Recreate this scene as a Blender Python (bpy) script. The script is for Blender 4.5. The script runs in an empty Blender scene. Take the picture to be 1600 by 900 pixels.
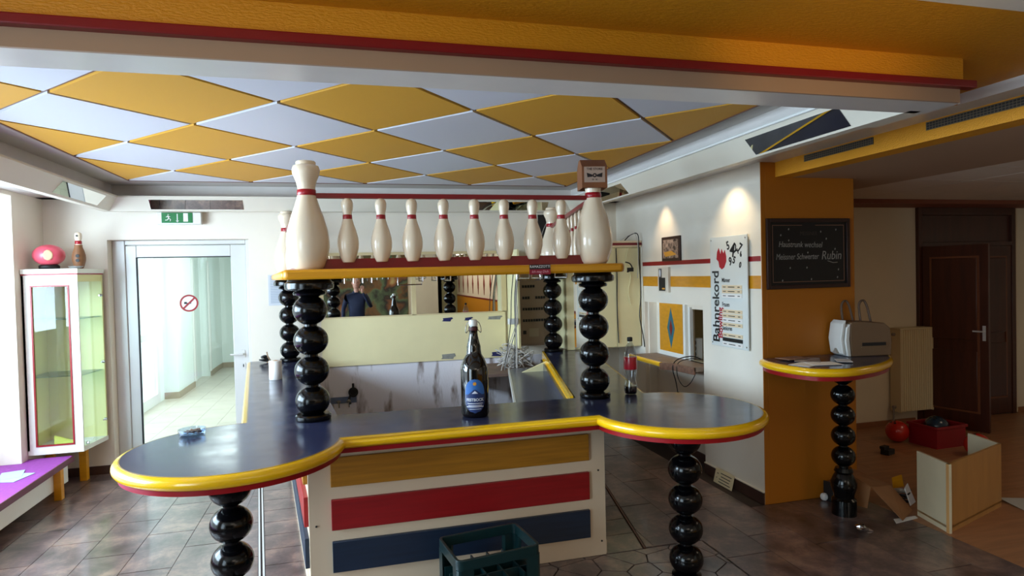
import bpy, bmesh, math, random
from mathutils import Vector, Matrix
random.seed(7)
S = bpy.context.scene
COL = S.collection
PI = math.pi
# ---------------------------------------------------------------- camera
cd = bpy.data.cameras.new('camera'); cam = bpy.data.objects.new('camera', cd); COL.objects.link(cam)
cd.sensor_fit = 'HORIZONTAL'; cd.sensor_width = 36.0; cd.lens = 975.48/1600*36; cd.clip_start = .02
yaw, pit, rol = .2561415, .0216351, -.0243497
A = Matrix(((math.cos(yaw), -math.sin(yaw), 0), (0, 0, -1), (math.sin(yaw), math.cos(yaw), 0)))
P = Matrix(((1, 0, 0), (0, math.cos(pit), -math.sin(pit)), (0, math.sin(pit), math.cos(pit))))
Q = Matrix(((math.cos(rol), -math.sin(rol), 0), (math.sin(rol), math.cos(rol), 0), (0, 0, 1)))
Mc = Q @ P @ A
R3 = Matrix((Mc[0], -Mc[1], -Mc[2])).transposed()
cam.matrix_world = Matrix.Translation((0, 0, 1.8)) @ R3.to_4x4()
S.camera = cam
# ---------------------------------------------------------------- world, light, exposure
w = bpy.data.worlds.new('sky'); S.world = w; w.use_nodes = True
bg = w.node_tree.nodes['Background']; bg.inputs[0].default_value = (.80, .93, 1, 1); bg.inputs[1].default_value = 3.0
vs = S.view_settings
vs.view_transform = 'Standard'; vs.look = 'None'; vs.gamma = 1; vs.use_curve_mapping = False; vs.exposure = 0.0
def area(name, loc, rot, sx, sy, power, col=(1, 1, 1)):
    l = bpy.data.lights.new(name, 'AREA'); l.shape = 'RECTANGLE'; l.size = sx; l.size_y = sy; l.energy = power; l.color = col
    o = bpy.data.objects.new(name, l); o.location = loc; o.rotation_euler = rot; COL.objects.link(o); return o
def spot(name, loc, target, power, ang, col, blend=.4, rad=.03):
    l = bpy.data.lights.new(name, 'SPOT'); l.energy = power; l.spot_size = math.radians(ang); l.spot_blend = blend; l.color = col; l.shadow_soft_size = rad
    o = bpy.data.objects.new(name, l); o.location = loc
    o.rotation_euler = (Vector(target)-Vector(loc)).to_track_quat('-Z', 'Y').to_euler(); COL.objects.link(o); return o
DAY = (.66, .84, 1)
area('daylight_window_1', (-3.35, 3.8, 1.9), (0, -PI/2+.25, 0), 1.3, 3.0, 350, DAY)
area('daylight_window_2', (-3.35, -.4, 1.6), (0, -PI/2+.3, 0), 2.1, 2.6, 110, DAY)
area('corridor_daylight', (-3.9, 8.9, 1.6), (0, -PI/2, 0), 2.2, 3.0, 50, (.85, .96, 1))
area('corridor_fill_light', (-1.5, 10.0, 2.55), (0, 0, 0), 1.0, 4, 55, (.9, .97, 1))  # area added under the corridor ceiling to brighten it, not a fitting
area('hall_fill_light', (.8, -1.4, 2.55), (0, 0, 0), 1.6, 1.6, 22, (1, .85, .68))  # warm fill added under the hall ceiling for the camera-facing sides
area('far_room_fill', (6.3, 3.0, 2.46), (0, 0, 0), .8, .8, 7, (1, .78, .55))  # fill added to lift the dark room
area('lane_fill_light', (3.3, -6.5, 2.55), (0, 0, 0), 1.2, 8, 110, (1, .9, .78))  # fill added so the lane's side wall shows in the bar mirror
WARM = (1, .72, .42)
spot('downlight_1', (2.86, 5.53, 2.585), (3.0, 5.53, 1.6), 15, 76, WARM, .9)
spot('downlight_2', (2.82, 4.385, 2.595), (3.0, 4.385, 1.7), 24, 96, (1, .80, .5), .8)
spot('ceiling_glow_fill', (1.40, -.26, 2.30), (1.74, 1.74, 2.653), 60, 30, (1, .66, .25), 1.0)  # spot added behind the camera to make the glow on the yellow ceiling
spot('ceiling_glow_fill_2', (-.6, -.26, 2.30), (-.3, 1.80, 2.653), 16, 50, (1, .72, .34), 1.0)  # weaker fill added for the left stretch of the yellow ceiling
# ---------------------------------------------------------------- helpers
def lin(c):
    return tuple(((v/255)/12.92 if v/255 <= .04045 else ((v/255+.055)/1.055)**2.4) for v in c[:3])+(1,)
MATS = {}
def mat(name, col, rough=.5, metal=0, coat=0, bump=0, bscale=40, var=0, vscale=6, spec=.5, emit=None, stretch=(1, 1, 1), col2=None, detail=4):
    if name in MATS: return MATS[name]
    m = bpy.data.materials.new(name); m.use_nodes = True; nt = m.node_tree; b = nt.nodes['Principled BSDF']
    b.inputs['Base Color'].default_value = lin(col); b.inputs['Roughness'].default_value = rough; b.inputs['Metallic'].default_value = metal
    b.inputs['Coat Weight'].default_value = coat; b.inputs['Coat Roughness'].default_value = .08; b.inputs['Specular IOR Level'].default_value = spec
    if emit: b.inputs['Emission Color'].default_value = lin(col); b.inputs['Emission Strength'].default_value = emit
    if var or bump or col2:
        tc = nt.nodes.new('ShaderNodeTexCoord'); mp = nt.nodes.new('ShaderNodeMapping'); mp.inputs['Scale'].default_value = stretch
        nt.links.new(tc.outputs['Object'], mp.inputs[0])
    if var or col2:
        n = nt.nodes.new('ShaderNodeTexNoise'); n.inputs['Scale'].default_value = vscale; n.inputs['Detail'].default_value = detail
        nt.links.new(mp.outputs[0], n.inputs['Vector'])
        r = nt.nodes.new('ShaderNodeValToRGB'); e = r.color_ramp.elements
        e[0].position = .32; e[1].position = .68
        if name == 'bare_plaster': e[0].position = .29; e[1].position = .43
        c = lin(col); c2 = lin(col2) if col2 else None
        e[0].color = tuple(x*(1-var) for x in c[:3])+(1,); e[1].color = c2 if c2 else tuple(min(1, x*(1+var)) for x in c[:3])+(1,)
        nt.links.new(n.outputs[0], r.inputs[0]); nt.links.new(r.outputs[0], b.inputs['Base Color'])
    if bump:
        n2 = nt.nodes.new('ShaderNodeTexNoise'); n2.inputs['Scale'].default_value = bscale; n2.inputs['Detail'].default_value = 5
        nt.links.new(mp.outputs[0], n2.inputs['Vector'])
        bn = nt.nodes.new('ShaderNodeBump'); bn.inputs['Strength'].default_value = bump; bn.inputs['Distance'].default_value = .01
        nt.links.new(n2.outputs[0], bn.inputs['Height']); nt.links.new(bn.outputs[0], b.inputs['Normal'])
    MATS[name] = m; return m
def glass(name, col=(1, 1, 1), refl=1.0):
    if name in MATS: return MATS[name]
    m = bpy.data.materials.new(name); m.use_nodes = True; nt = m.node_tree; nt.nodes.clear()
    o = nt.nodes.new('ShaderNodeOutputMaterial'); mx = nt.nodes.new('ShaderNodeMixShader'); t = nt.nodes.new('ShaderNodeBsdfTransparent'); g = nt.nodes.new('ShaderNodeBsdfGlossy')
    lw = nt.nodes.new('ShaderNodeLayerWeight'); lw.inputs[0].default_value = .5
    pw_ = nt.nodes.new('ShaderNodeMath'); pw_.operation = 'POWER'; pw_.inputs[1].default_value = 4; nt.links.new(lw.outputs['Facing'], pw_.inputs[0])
    f = nt.nodes.new('ShaderNodeMapRange'); f.inputs[3].default_value = .03 if refl <= 1 else .11; f.inputs[4].default_value = .75*refl; nt.links.new(pw_.outputs[0], f.inputs[0]); t.inputs[0].default_value = tuple(col)+(1,); g.inputs['Roughness'].default_value = .02
    nt.links.new(f.outputs[0], mx.inputs[0]); nt.links.new(t.outputs[0], mx.inputs[1]); nt.links.new(g.outputs[0], mx.inputs[2]); nt.links.new(mx.outputs[0], o.inputs[0])
    MATS[name] = m; return m
class MB:
    def __init__(s): s.v = []; s.f = []
    def add(s, v, f):
        n = len(s.v); s.v += [tuple(p) for p in v]; s.f += [tuple(i+n for i in q) for q in f]; return s
    def box(s, x0, x1, y0, y1, z0, z1):
        return s.add([(x, y, z) for z in (z0, z1) for x, y in ((x0, y0), (x1, y0), (x1, y1), (x0, y1))],
                     [(3, 2, 1, 0), (4, 5, 6, 7), (0, 1, 5, 4), (1, 2, 6, 5), (2, 3, 7, 6), (3, 0, 4, 7)])
    def prism(s, pts, a, b, axis='z', inset=0):
        n = len(pts)
        f3 = {'z': lambda u, v, t: (u, v, t), 'x': lambda u, v, t: (t, u, v), 'y': lambda u, v, t: (u, t, v)}[axis]
        top = pts
        if inset:
            cx = sum(p[0] for p in pts)/n; cy = sum(p[1] for p in pts)/n
            top = []
            for p in pts:
                d = math.hypot(p[0]-cx, p[1]-cy) or 1; k = 1-inset/d; top.append((cx+(p[0]-cx)*k, cy+(p[1]-cy)*k))
        v = [f3(p[0], p[1], a) for p in pts]+[f3(p[0], p[1], b) for p in top]
        return s.add(v, [tuple(range(n-1, -1, -1)), tuple(range(n, 2*n))]+[(i, (i+1) % n, (i+1) % n+n, i+n) for i in range(n)])
    def lathe(s, prof, n=32, c=(0, 0, 0), sx=1, sy=1):
        v = []; f = []; k = len(prof)
        for i in range(n):
            a = 2*PI*i/n
            for r, z in prof: v.append((c[0]+r*math.cos(a)*sx, c[1]+r*math.sin(a)*sy, c[2]+z))
        for i in range(n):
            for j in range(k-1):
                f.append((i*k+j, ((i+1) % n)*k+j, ((i+1) % n)*k+j+1, i*k+j+1))
        if prof[0][0] > 1e-6: f.append(tuple(i*k for i in range(n-1, -1, -1)))
        if prof[-1][0] > 1e-6: f.append(tuple(i*k+k-1 for i in range(n)))
        return s.add(v, f)
    def ball(s, c, rx, rz=None, n=28, m=14):
        rz = rz or rx
        return s.lathe([(max(1e-4, rx*math.sin(PI*j/m)), -rz*math.cos(PI*j/m)) for j in range(m+1)], n, c)
    def tube(s, pts, r, n=8, cap=True):
        pts = [Vector(p) for p in pts]; rings = []; up = None
        for i, p in enumerate(pts):
            d = (pts[min(i+1, len(pts)-1)]-pts[max(i-1, 0)]).normalized()
            if up is None: up = Vector((0, 0, 1)) if abs(d.z) < .9 else Vector((1, 0, 0))
            x = d.cross(up)
            if x.length < 1e-5: x = d.orthogonal()
            x.normalize(); y = x.cross(d).normalized(); up = y
            rr = r[i] if isinstance(r, (list, tuple)) else r
            rings.append([p+(x*math.cos(2*PI*k/n)+y*math.sin(2*PI*k/n))*rr for k in range(n)])
        v = [q for g in rings for q in g]; f = []
        for i in range(len(pts)-1):
            for k in range(n): f.append((i*n+k, i*n+(k+1) % n, (i+1)*n+(k+1) % n, (i+1)*n+k))
        if cap: f += [tuple(range(n-1, -1, -1)), tuple((len(pts)-1)*n+k for k in range(n))]
        return s.add(v, f)
    def sweep(s, path, prof, closed=False):
        n = len(path); v = []; f = []; k = len(prof)
        for i in range(n):
            p = path[i]; a = path[i-1] if (i > 0 or closed) else None; b = path[(i+1) % n] if (i < n-1 or closed) else None
            ns = []
            for q0, q1 in ((a, p), (p, b)):
                if q0 is None or q1 is None: continue
                dx, dy = q1[0]-q0[0], q1[1]-q0[1]; L = math.hypot(dx, dy) or 1; ns.append((dy/L, -dx/L))
            if len(ns) == 2:
                dt = max(.35, 1+ns[0][0]*ns[1][0]+ns[0][1]*ns[1][1]); nn = ((ns[0][0]+ns[1][0])/dt, (ns[0][1]+ns[1][1])/dt)
            else: nn = ns[0]
            for u, z in prof: v.append((p[0]+nn[0]*u, p[1]+nn[1]*u, z))
        for i in range(n if closed else n-1):
            for j in range(k):
                f.append((i*k+j, ((i+1) % n)*k+j, ((i+1) % n)*k+(j+1) % k, i*k+(j+1) % k))
        if not closed: f += [tuple(range(k)), tuple((n-1)*k+j for j in range(k-1, -1, -1))]
        return s.add(v, f)
    def xform(s, M):
        s.v = [tuple(M @ Vector(p)) for p in s.v]; return s
def obj(name, mb, m, parent=None, bevel=0, smooth=35, loc=None, world=False):
    me = bpy.data.meshes.new(name)
    v = mb.v
    if world and parent is not None:
        o = parent; off = Vector((0, 0, 0))
        while o is not None: off = off+o.location; o = o.parent
        v = [tuple(Vector(p)-off) for p in v]
    me.from_pydata(v, [], mb.f)
    bm = bmesh.new(); bm.from_mesh(me); bmesh.ops.recalc_face_normals(bm, faces=bm.faces); bm.to_mesh(me); bm.free()
    if smooth: me.shade_smooth(); me.set_sharp_from_angle(angle=math.radians(smooth))
    me.materials.append(m)
    o = bpy.data.objects.new(name, me); COL.objects.link(o)
    if parent is not None: o.parent = parent
    if loc: o.location = loc
    if bevel:
        bv = o.modifiers.new('bevel', 'BEVEL'); bv.width = bevel; bv.segments = 2; bv.limit_method = 'ANGLE'
    return o
def tag(o, label, cat, group=None):
    o['label'] = label; o['category'] = cat
    if group: o['group'] = group
    return o
def thing(name, label, cat, loc=(0, 0, 0), rz=0, group=None):
    o = bpy.data.objects.new(name, None); COL.objects.link(o); o.location = loc; o.rotation_euler = (0, 0, rz); o.empty_display_size = .1
    return tag(o, label, cat, group)
def struct(name, mb, m, parent=None, bevel=0, smooth=35):
    o = obj(name, mb, m, parent, bevel, smooth)
    if parent is None: o['kind'] = 'structure'
    return o
def dup(root, loc=None, rz=None, label=None, group=None):
    r = root.copy(); COL.objects.link(r)
    if loc is not None: r.location = loc
    if rz is not None: r.rotation_euler = (0, 0, rz)
    if label: r['label'] = label
    if group: r['group'] = group
    for ch in list(root.children):
        c = ch.copy(); COL.objects.link(c); c.parent = r
        for g in list(ch.children):
            d = g.copy(); COL.objects.link(d); d.parent = c
    return r
def inst(name, src, parent, loc, rz=0):
    o = bpy.data.objects.new(name, src.data); COL.objects.link(o); o.parent = parent; o.location = loc; o.rotation_euler = (0, 0, rz)
    for md in src.modifiers:
        n = o.modifiers.new(md.name, md.type); n.width = md.width; n.segments = md.segments; n.limit_method = md.limit_method
    return o
def text(name, body, size, m, parent, loc, rot, sx=1.0, ext=.0006, align='CENTER', shear=0, bold=0):
    c = bpy.data.curves.new('t', 'FONT'); c.body = body; c.size = size; c.align_x = align; c.align_y = 'CENTER'; c.extrude = ext; c.shear = shear; c.offset = bold; c.resolution_u = 3
    t = bpy.data.objects.new('t', c); COL.objects.link(t); dg = bpy.context.evaluated_depsgraph_get()
    me = bpy.data.meshes.new_from_object(t.evaluated_get(dg)); bpy.data.objects.remove(t)
    me.transform(Matrix.Diagonal((sx, 1, 1, 1))); me.materials.clear(); me.materials.append(m)
    o = bpy.data.objects.new(name, me); COL.objects.link(o); o.parent = parent; o.location = loc; o.rotation_euler = rot; return o
def catmull(pts, k=6):
    P_ = [Vector(p) for p in pts]; out = []
    for i in range(len(P_)-1):
        a = P_[max(i-1, 0)]; b = P_[i]; c = P_[i+1]; d = P_[min(i+2, len(P_)-1)]
        for j in range(k):
            t = j/k; out.append(.5*((2*b)+(c-a)*t+(2*a-5*b+4*c-d)*t*t+(3*b-a-3*c+d)*t**3))
    out.append(P_[-1]); return out
def arc(cx, cy, r, a0, a1, n):
    return [(cx+r*math.cos(math.radians(a0+(a1-a0)*i/n)), cy+r*math.sin(math.radians(a0+(a1-a0)*i/n))) for i in range(n+1)]
FACE_F = (PI/2, 0, 0)            # a text that faces -y
FACE_L = (PI/2, 0, -PI/2)        # a text that faces -x
# ---------------------------------------------------------------- materials
m_wall = mat('white_wall_paint', (232, 222, 206), .75, bump=.08, bscale=220, var=.03, vscale=2)
m_cream_wall = mat('cream_wall_paint', (230, 214, 184), .75, bump=.08, bscale=220, var=.03, vscale=2)
m_stain = mat('stained_wall_paint', (236, 228, 214), .8, var=.035, vscale=2.2, bump=.08, bscale=200)
m_dirty = mat('bare_plaster', (120, 96, 84), .9, col2=(236, 232, 240), vscale=2.6, stretch=(3.2, 1, .8), bump=.25, bscale=40, detail=9)
m_yel = mat('yellow_textured_wallpaper', (214, 142, 12), .55, bump=.5, bscale=160, stretch=(.35, 1, 1))
m_col = mat('ochre_wall_paint', (180, 106, 8), .6, bump=.1, bscale=150)
m_tan = mat('tan_painted_board', (166, 134, 108), .6)
m_under = mat('satin_white_board', (214, 208, 204), .28, var=.03)
m_valance = mat('cream_painted_board', (220, 212, 196), .4)
m_cove = mat('cove_grey_plaster', (196, 190, 184), .6)
m_cyel = mat('yellow_ceiling_tile', (208, 150, 26), .6, bump=.12, bscale=400)
m_cwhite = mat('white_ceiling_tile', (204, 204, 212), .7, bump=.15, bscale=300)
m_mold = mat('brown_ceiling_grid', (96, 52, 34), .4)
m_red = mat('red_painted_wood', (150, 12, 22), .32, var=.06, vscale=3)
m_rail = mat('dark_red_painted_wood', (126, 10, 20), .3)
m_yrim = mat('yellow_varnished_wood', (246, 192, 12), .22, coat=.6, var=.08, vscale=5, stretch=(1, 1, 6))
m_ybeam = mat('yellow_painted_wood', (214, 146, 20), .35, var=.07, vscale=6, stretch=(.4, 2, 6))
m_black = mat('black_lacquer', (5, 5, 7), .16, spec=.38)
m_pin = mat('cream_lacquer', (232, 214, 188), .22, coat=.4, var=.02)
m_band = mat('red_pin_band', (158, 14, 30), .3)
m_panel = mat('cream_bar_panel', (226, 204, 176), .45)
m_p1 = mat('ochre_stained_plank', (176, 118, 28), .4, var=.16, vscale=5, stretch=(.5, 1, 9))
m_p2 = mat('red_stained_plank', (150, 16, 22), .4, var=.12, vscale=5, stretch=(.5, 1, 9))
m_p3 = mat('navy_stained_plank', (24, 40, 62), .4, var=.15, vscale=5, stretch=(.5, 1, 9))
m_chrome = mat('chrome', (215, 215, 220), .15, metal=1)
m_mirror = mat('mirror_silvering', (225, 225, 220), .01, metal=1)
m_alu = mat('satin_aluminium', (210, 209, 206), .35, metal=.15)
m_white = mat('white_plastic', (228, 228, 224), .35)
m_ivory = mat('ivory_laminate', (236, 226, 178), .4, var=.02)
m_dark = mat('dark_rubber', (22, 20, 20), .6)
m_wood = mat('dark_brown_wood', (74, 36, 20), .35, var=.2, vscale=3, stretch=(6, 6, .6))
m_lightwood = mat('light_wood_trim', (196, 150, 96), .5, var=.1, vscale=4)
m_glass = glass('clear_glass', (.96, 1, .985))
m_wglass = glass('window_glass', (.97, .99, 1))
m_grey = mat('grey_plastic', (150, 140, 128), .5)
m_paper = mat('white_paper', (232, 228, 224), .8)
m_base = mat('brown_baseboard_tile', (74, 50, 42), .4, var=.15)
m_white_lac = mat('white_lacquer_board', (236, 236, 230), .35)
m_cable = mat('grey_cable', (190, 184, 178), .5)
m_bcable = mat('black_cable', (24, 22, 22), .5)
# counter laminate: dark navy with scuffed gloss
def counter_mat():
    m = mat('dark_navy_laminate', (46, 50, 76), .2, var=.1, vscale=3)
    nt = m.node_tree; b = nt.nodes['Principled BSDF']
    tc = nt.nodes.new('ShaderNodeTexCoord'); n = nt.nodes.new('ShaderNodeTexNoise'); n.inputs['Scale'].default_value = 7; n.inputs['Detail'].default_value = 8
    r = nt.nodes.new('ShaderNodeMapRange'); r.inputs[1].default_value = .35; r.inputs[2].default_value = .7; r.inputs[3].default_value = .13; r.inputs[4].default_value = .22
    nt.links.new(tc.outputs['Object'], n.inputs['Vector']); nt.links.new(n.outputs[0], r.inputs[0]); nt.links.new(r.outputs[0], b.inputs['Roughness'])
    return m
m_counter = counter_mat()
def tile_mat():
    m = bpy.data.materials.new('slate_floor_tile'); m.use_nodes = True; nt = m.node_tree; b = nt.nodes['Principled BSDF']
    tc = nt.nodes.new('ShaderNodeTexCoord'); oi = nt.nodes.new('ShaderNodeObjectInfo')
    ad = nt.nodes.new('ShaderNodeVectorMath'); ad.operation = 'ADD'; nt.links.new(tc.outputs['Object'], ad.inputs[0]); nt.links.new(oi.outputs['Location'], ad.inputs[1])
    n = nt.nodes.new('ShaderNodeTexNoise'); n.inputs['Scale'].default_value = 3.5; n.inputs['Detail'].default_value = 13; n.inputs['Roughness'].default_value = .74; n.inputs['Distortion'].default_value = .25
    nt.links.new(ad.outputs[0], n.inputs['Vector'])
    r = nt.nodes.new('ShaderNodeValToRGB'); e = r.color_ramp.elements
    e[0].position = .34; e[0].color = lin((54, 42, 40)); e[1].position = .66; e[1].color = lin((146, 118, 104))
    x = r.color_ramp.elements.new(.5); x.color = lin((98, 80, 78))
    hs = nt.nodes.new('ShaderNodeHueSaturation'); mr = nt.nodes.new('ShaderNodeMapRange'); mr.inputs[3].default_value = .9; mr.inputs[4].default_value = 1.1
    nt.links.new(oi.outputs['Random'], mr.inputs[0]); nt.links.new(mr.outputs[0], hs.inputs['Value'])
    nt.links.new(n.outputs[0], r.inputs[0]); nt.links.new(r.outputs[0], hs.inputs['Color']); nt.links.new(hs.outputs[0], b.inputs['Base Color'])
    b.inputs['Roughness'].default_value = .3; b.inputs['Specular IOR Level'].default_value = .7; b.inputs['Coat Weight'].default_value = .5; b.inputs['Coat Roughness'].default_value = .1
    bn = nt.nodes.new('ShaderNodeBump'); bn.inputs['Strength'].default_value = .08; bn.inputs['Distance'].default_value = .004
    nt.links.new(n.outputs[0], bn.inputs['Height']); nt.links.new(bn.outputs[0], b.inputs['Normal'])
    return m
m_tile = tile_mat()
m_grout = mat('dark_grout', (52, 40, 36), .8)
m_lam = mat('laminate_floor_board', (168, 116, 78), .4, var=.16, vscale=3, stretch=(.7, 7, 1))
# ================================================================ FLOOR
fl = struct('floor', MB().box(-2.75, 9, -12, 6.72, -.1, -.006), m_grout)
def clip(poly, nx, ny, d):           # keep nx*x+ny*y <= d
    out = []
    for i in range(len(poly)):
        a, b = poly[i], poly[(i+1) % len(poly)]; sa = nx*a[0]+ny*a[1]-d; sb = nx*b[0]+ny*b[1]-d
        if sa <= 0: out.append(a)
        if (sa < 0 < sb) or (sb < 0 < sa):
            t = sa/(sa-sb); out.append((a[0]+(b[0]-a[0])*t, a[1]+(b[1]-a[1])*t))
    return out
def parea(p): return abs(sum(p[i][0]*p[(i+1) % len(p)][1]-p[(i+1) % len(p)][0]*p[i][1] for i in range(len(p))))/2
def tile(poly, name='tile', m=m_tile, parent=fl, gap=.003, h=0):
    if len(poly) < 3 or parea(poly) < .002: return
    n = len(poly); cx = sum(p[0] for p in poly)/n; cy = sum(p[1] for p in poly)/n
    q = []
    for p in poly:
        d = math.hypot(p[0]-cx, p[1]-cy); k = 1-gap/d; q.append(((p[0]-cx)*k, (p[1]-cy)*k))
    obj(name, MB().prism(q, -.012, h, inset=.0016), m, parent, smooth=0, loc=(cx, cy, 0))
# metal strips run beside the bar: left X=-.558-.131*(Y-4.04), right X=1.814+.197*(Y-3.678)
def xl(y): return -.562-.131*(y-4.04)
def xr(y): return 1.814+.197*(y-3.678)
TW, TL = .305, .61
# left field
for i in range(-2, 9):
    x1 = -1.132+.302*2-.302*i; x0 = x1-.302
    if x1 < -2.75: break
    off = (.31 if i % 2 else 0)
    y = 1.9+off
    while y < 6.7:
        p = [(max(x0, -2.72), y), (x1, y), (x1, min(y+TL, 6.69)), (max(x0, -2.72), min(y+TL, 6.69))]
        p = clip(p, 1, .131, xl(0)-.02)
        tile(p); y += TL
# right field
for i in range(0, 8):
    x0 = 1.55+.335*i; x1 = min(x0+.335, 3.80)
    if x1 <= x0: break
    y = 1.9+(.24 if i % 2 else 0)
    while y < 6.1:
        p = [(x0, y), (x1, y), (x1, y+.75), (x0, y+.75)]
        p = clip(p, -1, .197, .197*3.678-1.814-.012)
        if x0 < 2.2: p = clip(p, 0, -1, -3.69) if y+.75 > 3.69 else []
        if x1 > 3.05: p = clip(p, 0, 1, 4.08)
        if p: tile(p)
        y += .75
# rows between the strips and the bar body
for k in range(12):
    y = 3.68+.25*k
    p = [(-1.2, y), (-.2, y), (-.2, y+.25), (-1.2, y+.25)]
    p = clip(p, -1, -.131, -(xl(0)+.02)); p = clip(p, 1, .128, -.25+.128*3.68)
    tile(p)
    p = [(1.4, y), (2.5, y), (2.5, y+.25), (1.4, y+.25)]
    p = clip(p, 1, -.197, xr(0)-.012); p = clip(p, -1, .238, .238*3.68-1.545)
    tile(p)
# broken-stone band in front of the bar
seeds = [(-.5+.2*i+random.uniform(-.07, .07), 2.72+.17*j+random.uniform(-.06, .06)) for i in range(15) for j in range(7)]
for a in seeds:
    p = [(-.55, 2.65), (2.235, 2.65), (2.235, 3.675), (-.55, 3.675)]
    for b in seeds:
        if b is a: continue
        dx, dy = b[0]-a[0], b[1]-a[1]
        if dx*dx+dy*dy > .5: continue
        p = clip(p, dx, dy, (b[0]**2+b[1]**2-a[0]**2-a[1]**2)/2)
        if len(p) < 3: break
    tile(p, 'stone', gap=.004)
for x0, x1 in ((-2.72, -.6),): pass
# metal strips
for xf, n in ((xl, 2), (xr, 1)):
    for q in range(n):
        o_ = (-.012+.024*q) if n == 2 else 0
        y0 = 2.7 if n == 2 else 3.68
        obj('floor_strip', MB().prism([(xf(y0)+o_-.006, y0), (xf(y0)+o_+.006, y0), (xf(6.0)+o_+.006, 6.0), (xf(6.0)+o_-.006, 6.0)], -.01, .003), m_alu if n == 2 else m_mold, fl, smooth=0)
# laminate boards in the dark room
for i in range(31):
    y0 = -.2+.19*i; y1 = min(y0+.19, 5.69)
    x = 3.80; k = 0
    while x < 8.9:
        x1 = x+(1.3 if not (k == 0 and i % 2) else .65)
        xa = 3.87 if (x < 3.87 and y1 > 4.08) else x
        tile([(xa, y0), (min(x1, 8.95), y0), (min(x1, 8.95), y1), (xa, y1)], 'floor_board', m_lam, gap=.001); x = x1; k += 1
# ================================================================ WALLS
wb = struct('wall_back', MB().box(-2.75, -2.2, 6.7, 7.0, 0, 2.8).box(-2.2, -.955, 6.7, 7.0, 2.22, 2.8).box(-.955, 3.3, 6.7, 7.0, 0, 2.8), m_wall)
obj('plaster_patch', MB().box(-.40, 2.2, 6.688, 6.70, 0, .9), m_dirty, wb, smooth=0)
# left wall with the long window beside the bench and one behind the camera
wl = struct('wall_left', MB().box(-3.05, -2.72, 6.15, 6.72, 0, 2.8).box(-3.05, -2.72, 2.25, 6.15, 0, .254).box(-3.05, -2.72, 2.25, 6.15, 2.565, 2.8)
            .box(-3.05, -2.72, .9, 2.25, 0, 2.8).box(-3.05, -2.72, -1.7, .9, 0, .4).box(-3.05, -2.72, -1.7, .9, 2.565, 2.8).box(-3.05, -2.72, -6, -1.7, 0, 2.8), m_wall)
def window(name, y0, y1, z0, z1, n):
    f = MB().box(-3.02, -2.95, y0, y1, z0, z0+.07).box(-3.02, -2.95, y0, y1, z1-.07, z1)
    for k in range(n+1):
        y = y0+(y1-y0-.07)*k/n; f.box(-3.02, -2.95, y, y+.07, z0, z1)
    o = struct(name, f, m_white)
    for k in range(n):
        a = y0+.07+(y1-y0-.07)*k/n; b = y0+(y1-y0-.07)*(k+1)/n
        obj('pane', MB().box(-2.99, -2.983, a, b, z0+.07, z1-.07), m_wglass, o, smooth=0)
window('window_1', 2.25, 6.15, .30, 2.565, 3)
window('window_2', -1.7, .9, .40, 2.565, 2)
# right wall, its pass-through recess and the ochre column
wr = struct('wall_right', MB().box(3.02, 3.06, 4.085, 4.9, 0, 2.6).box(3.02, 3.06, 4.9, 6.02, 1.48, 2.6).box(3.02, 3.06, 6.02, 6.72, 0, 2.6)
            .box(3.06, 3.20, 6.0, 6.02, 0, 1.48).box(3.06, 3.20, 4.88, 4.9, 0, .90), m_stain)
obj('recess_back', MB().box(3.15, 3.2, 4.9, 6.02, 0, .94).box(3.15, 3.2, 5.34, 6.02, .94, 1.52).box(3.15, 3.2, 4.9, 5.34, 1.43, 1.52), m_wall, wr, smooth=0)
obj('niche', MB().box(3.2, 3.62, 5.66, 5.68, .9, 1.5).box(3.2, 3.62, 4.87, 4.9, .9, 1.5).box(3.60, 3.62, 4.9, 5.66, .9, 1.5).box(3.2, 3.62, 4.87, 5.68, 1.45, 1.5).box(3.15, 3.62, 4.87, 5.34, .88, .945).box(3.2, 3.62, 5.34, 5.68, .88, .945), mat('beige_niche_board', (186, 166, 128), .6), wr, smooth=0)
obj('stripe', MB().box(3.0185, 3.02, 4.09, 6.045, 1.855, 1.895), m_red, wr, smooth=0)['label'] = 'thin red stripe'
obj('stripe', MB().box(3.0185, 3.02, 4.09, 6.045, 1.645, 1.745), m_ybeam, wr, smooth=0)['label'] = 'broad yellow stripe'
obj('recess_frame', MB().box(3.125, 3.16, 5.30, 5.335, .945, 1.45), m_white_lac, wr, smooth=0)
co = struct('wall_column', MB().box(3.0205, 3.06, 4.08, 4.087, 0, 2.6).box(3.06, 3.865, 4.08, 4.86, 0, 2.6).box(3.64, 3.865, 4.86, 5.72, 0, 2.6).box(3.21, 3.64, 4.86, 4.865, 0, .88), m_col, bevel=.004)
struct('wall_rear_left', MB().box(-3.05, 2.4, -3.3, -3.2, 0, 2.8), m_cream_wall)
struct('wall_side', MB().box(4.3, 4.4, -12, 1.0, 0, 2.8), m_wall)
struct('wall_rear_right', MB().box(2.3, 4.4, -12.1, -12, 0, 2.8).box(2.3, 2.4, -12, -3.2, 0, 2.8), mat('grey_green_wall', (150, 152, 120), .7))
struct('wall_far', MB().box(3.865, 6.24, 5.7, 5.8, 0, 2.6).box(6.24, 7.68, 5.7, 5.8, 2.445, 2.6).box(7.68, 9, 5.7, 5.8, 0, 2.6), m_cream_wall)
struct('wall_far_right', MB().box(9, 9.1, 1.0, 5.8, 0, 2.6).box(4.3, 9.1, .95, 1.0, 0, 2.8), m_cream_wall)
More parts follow.
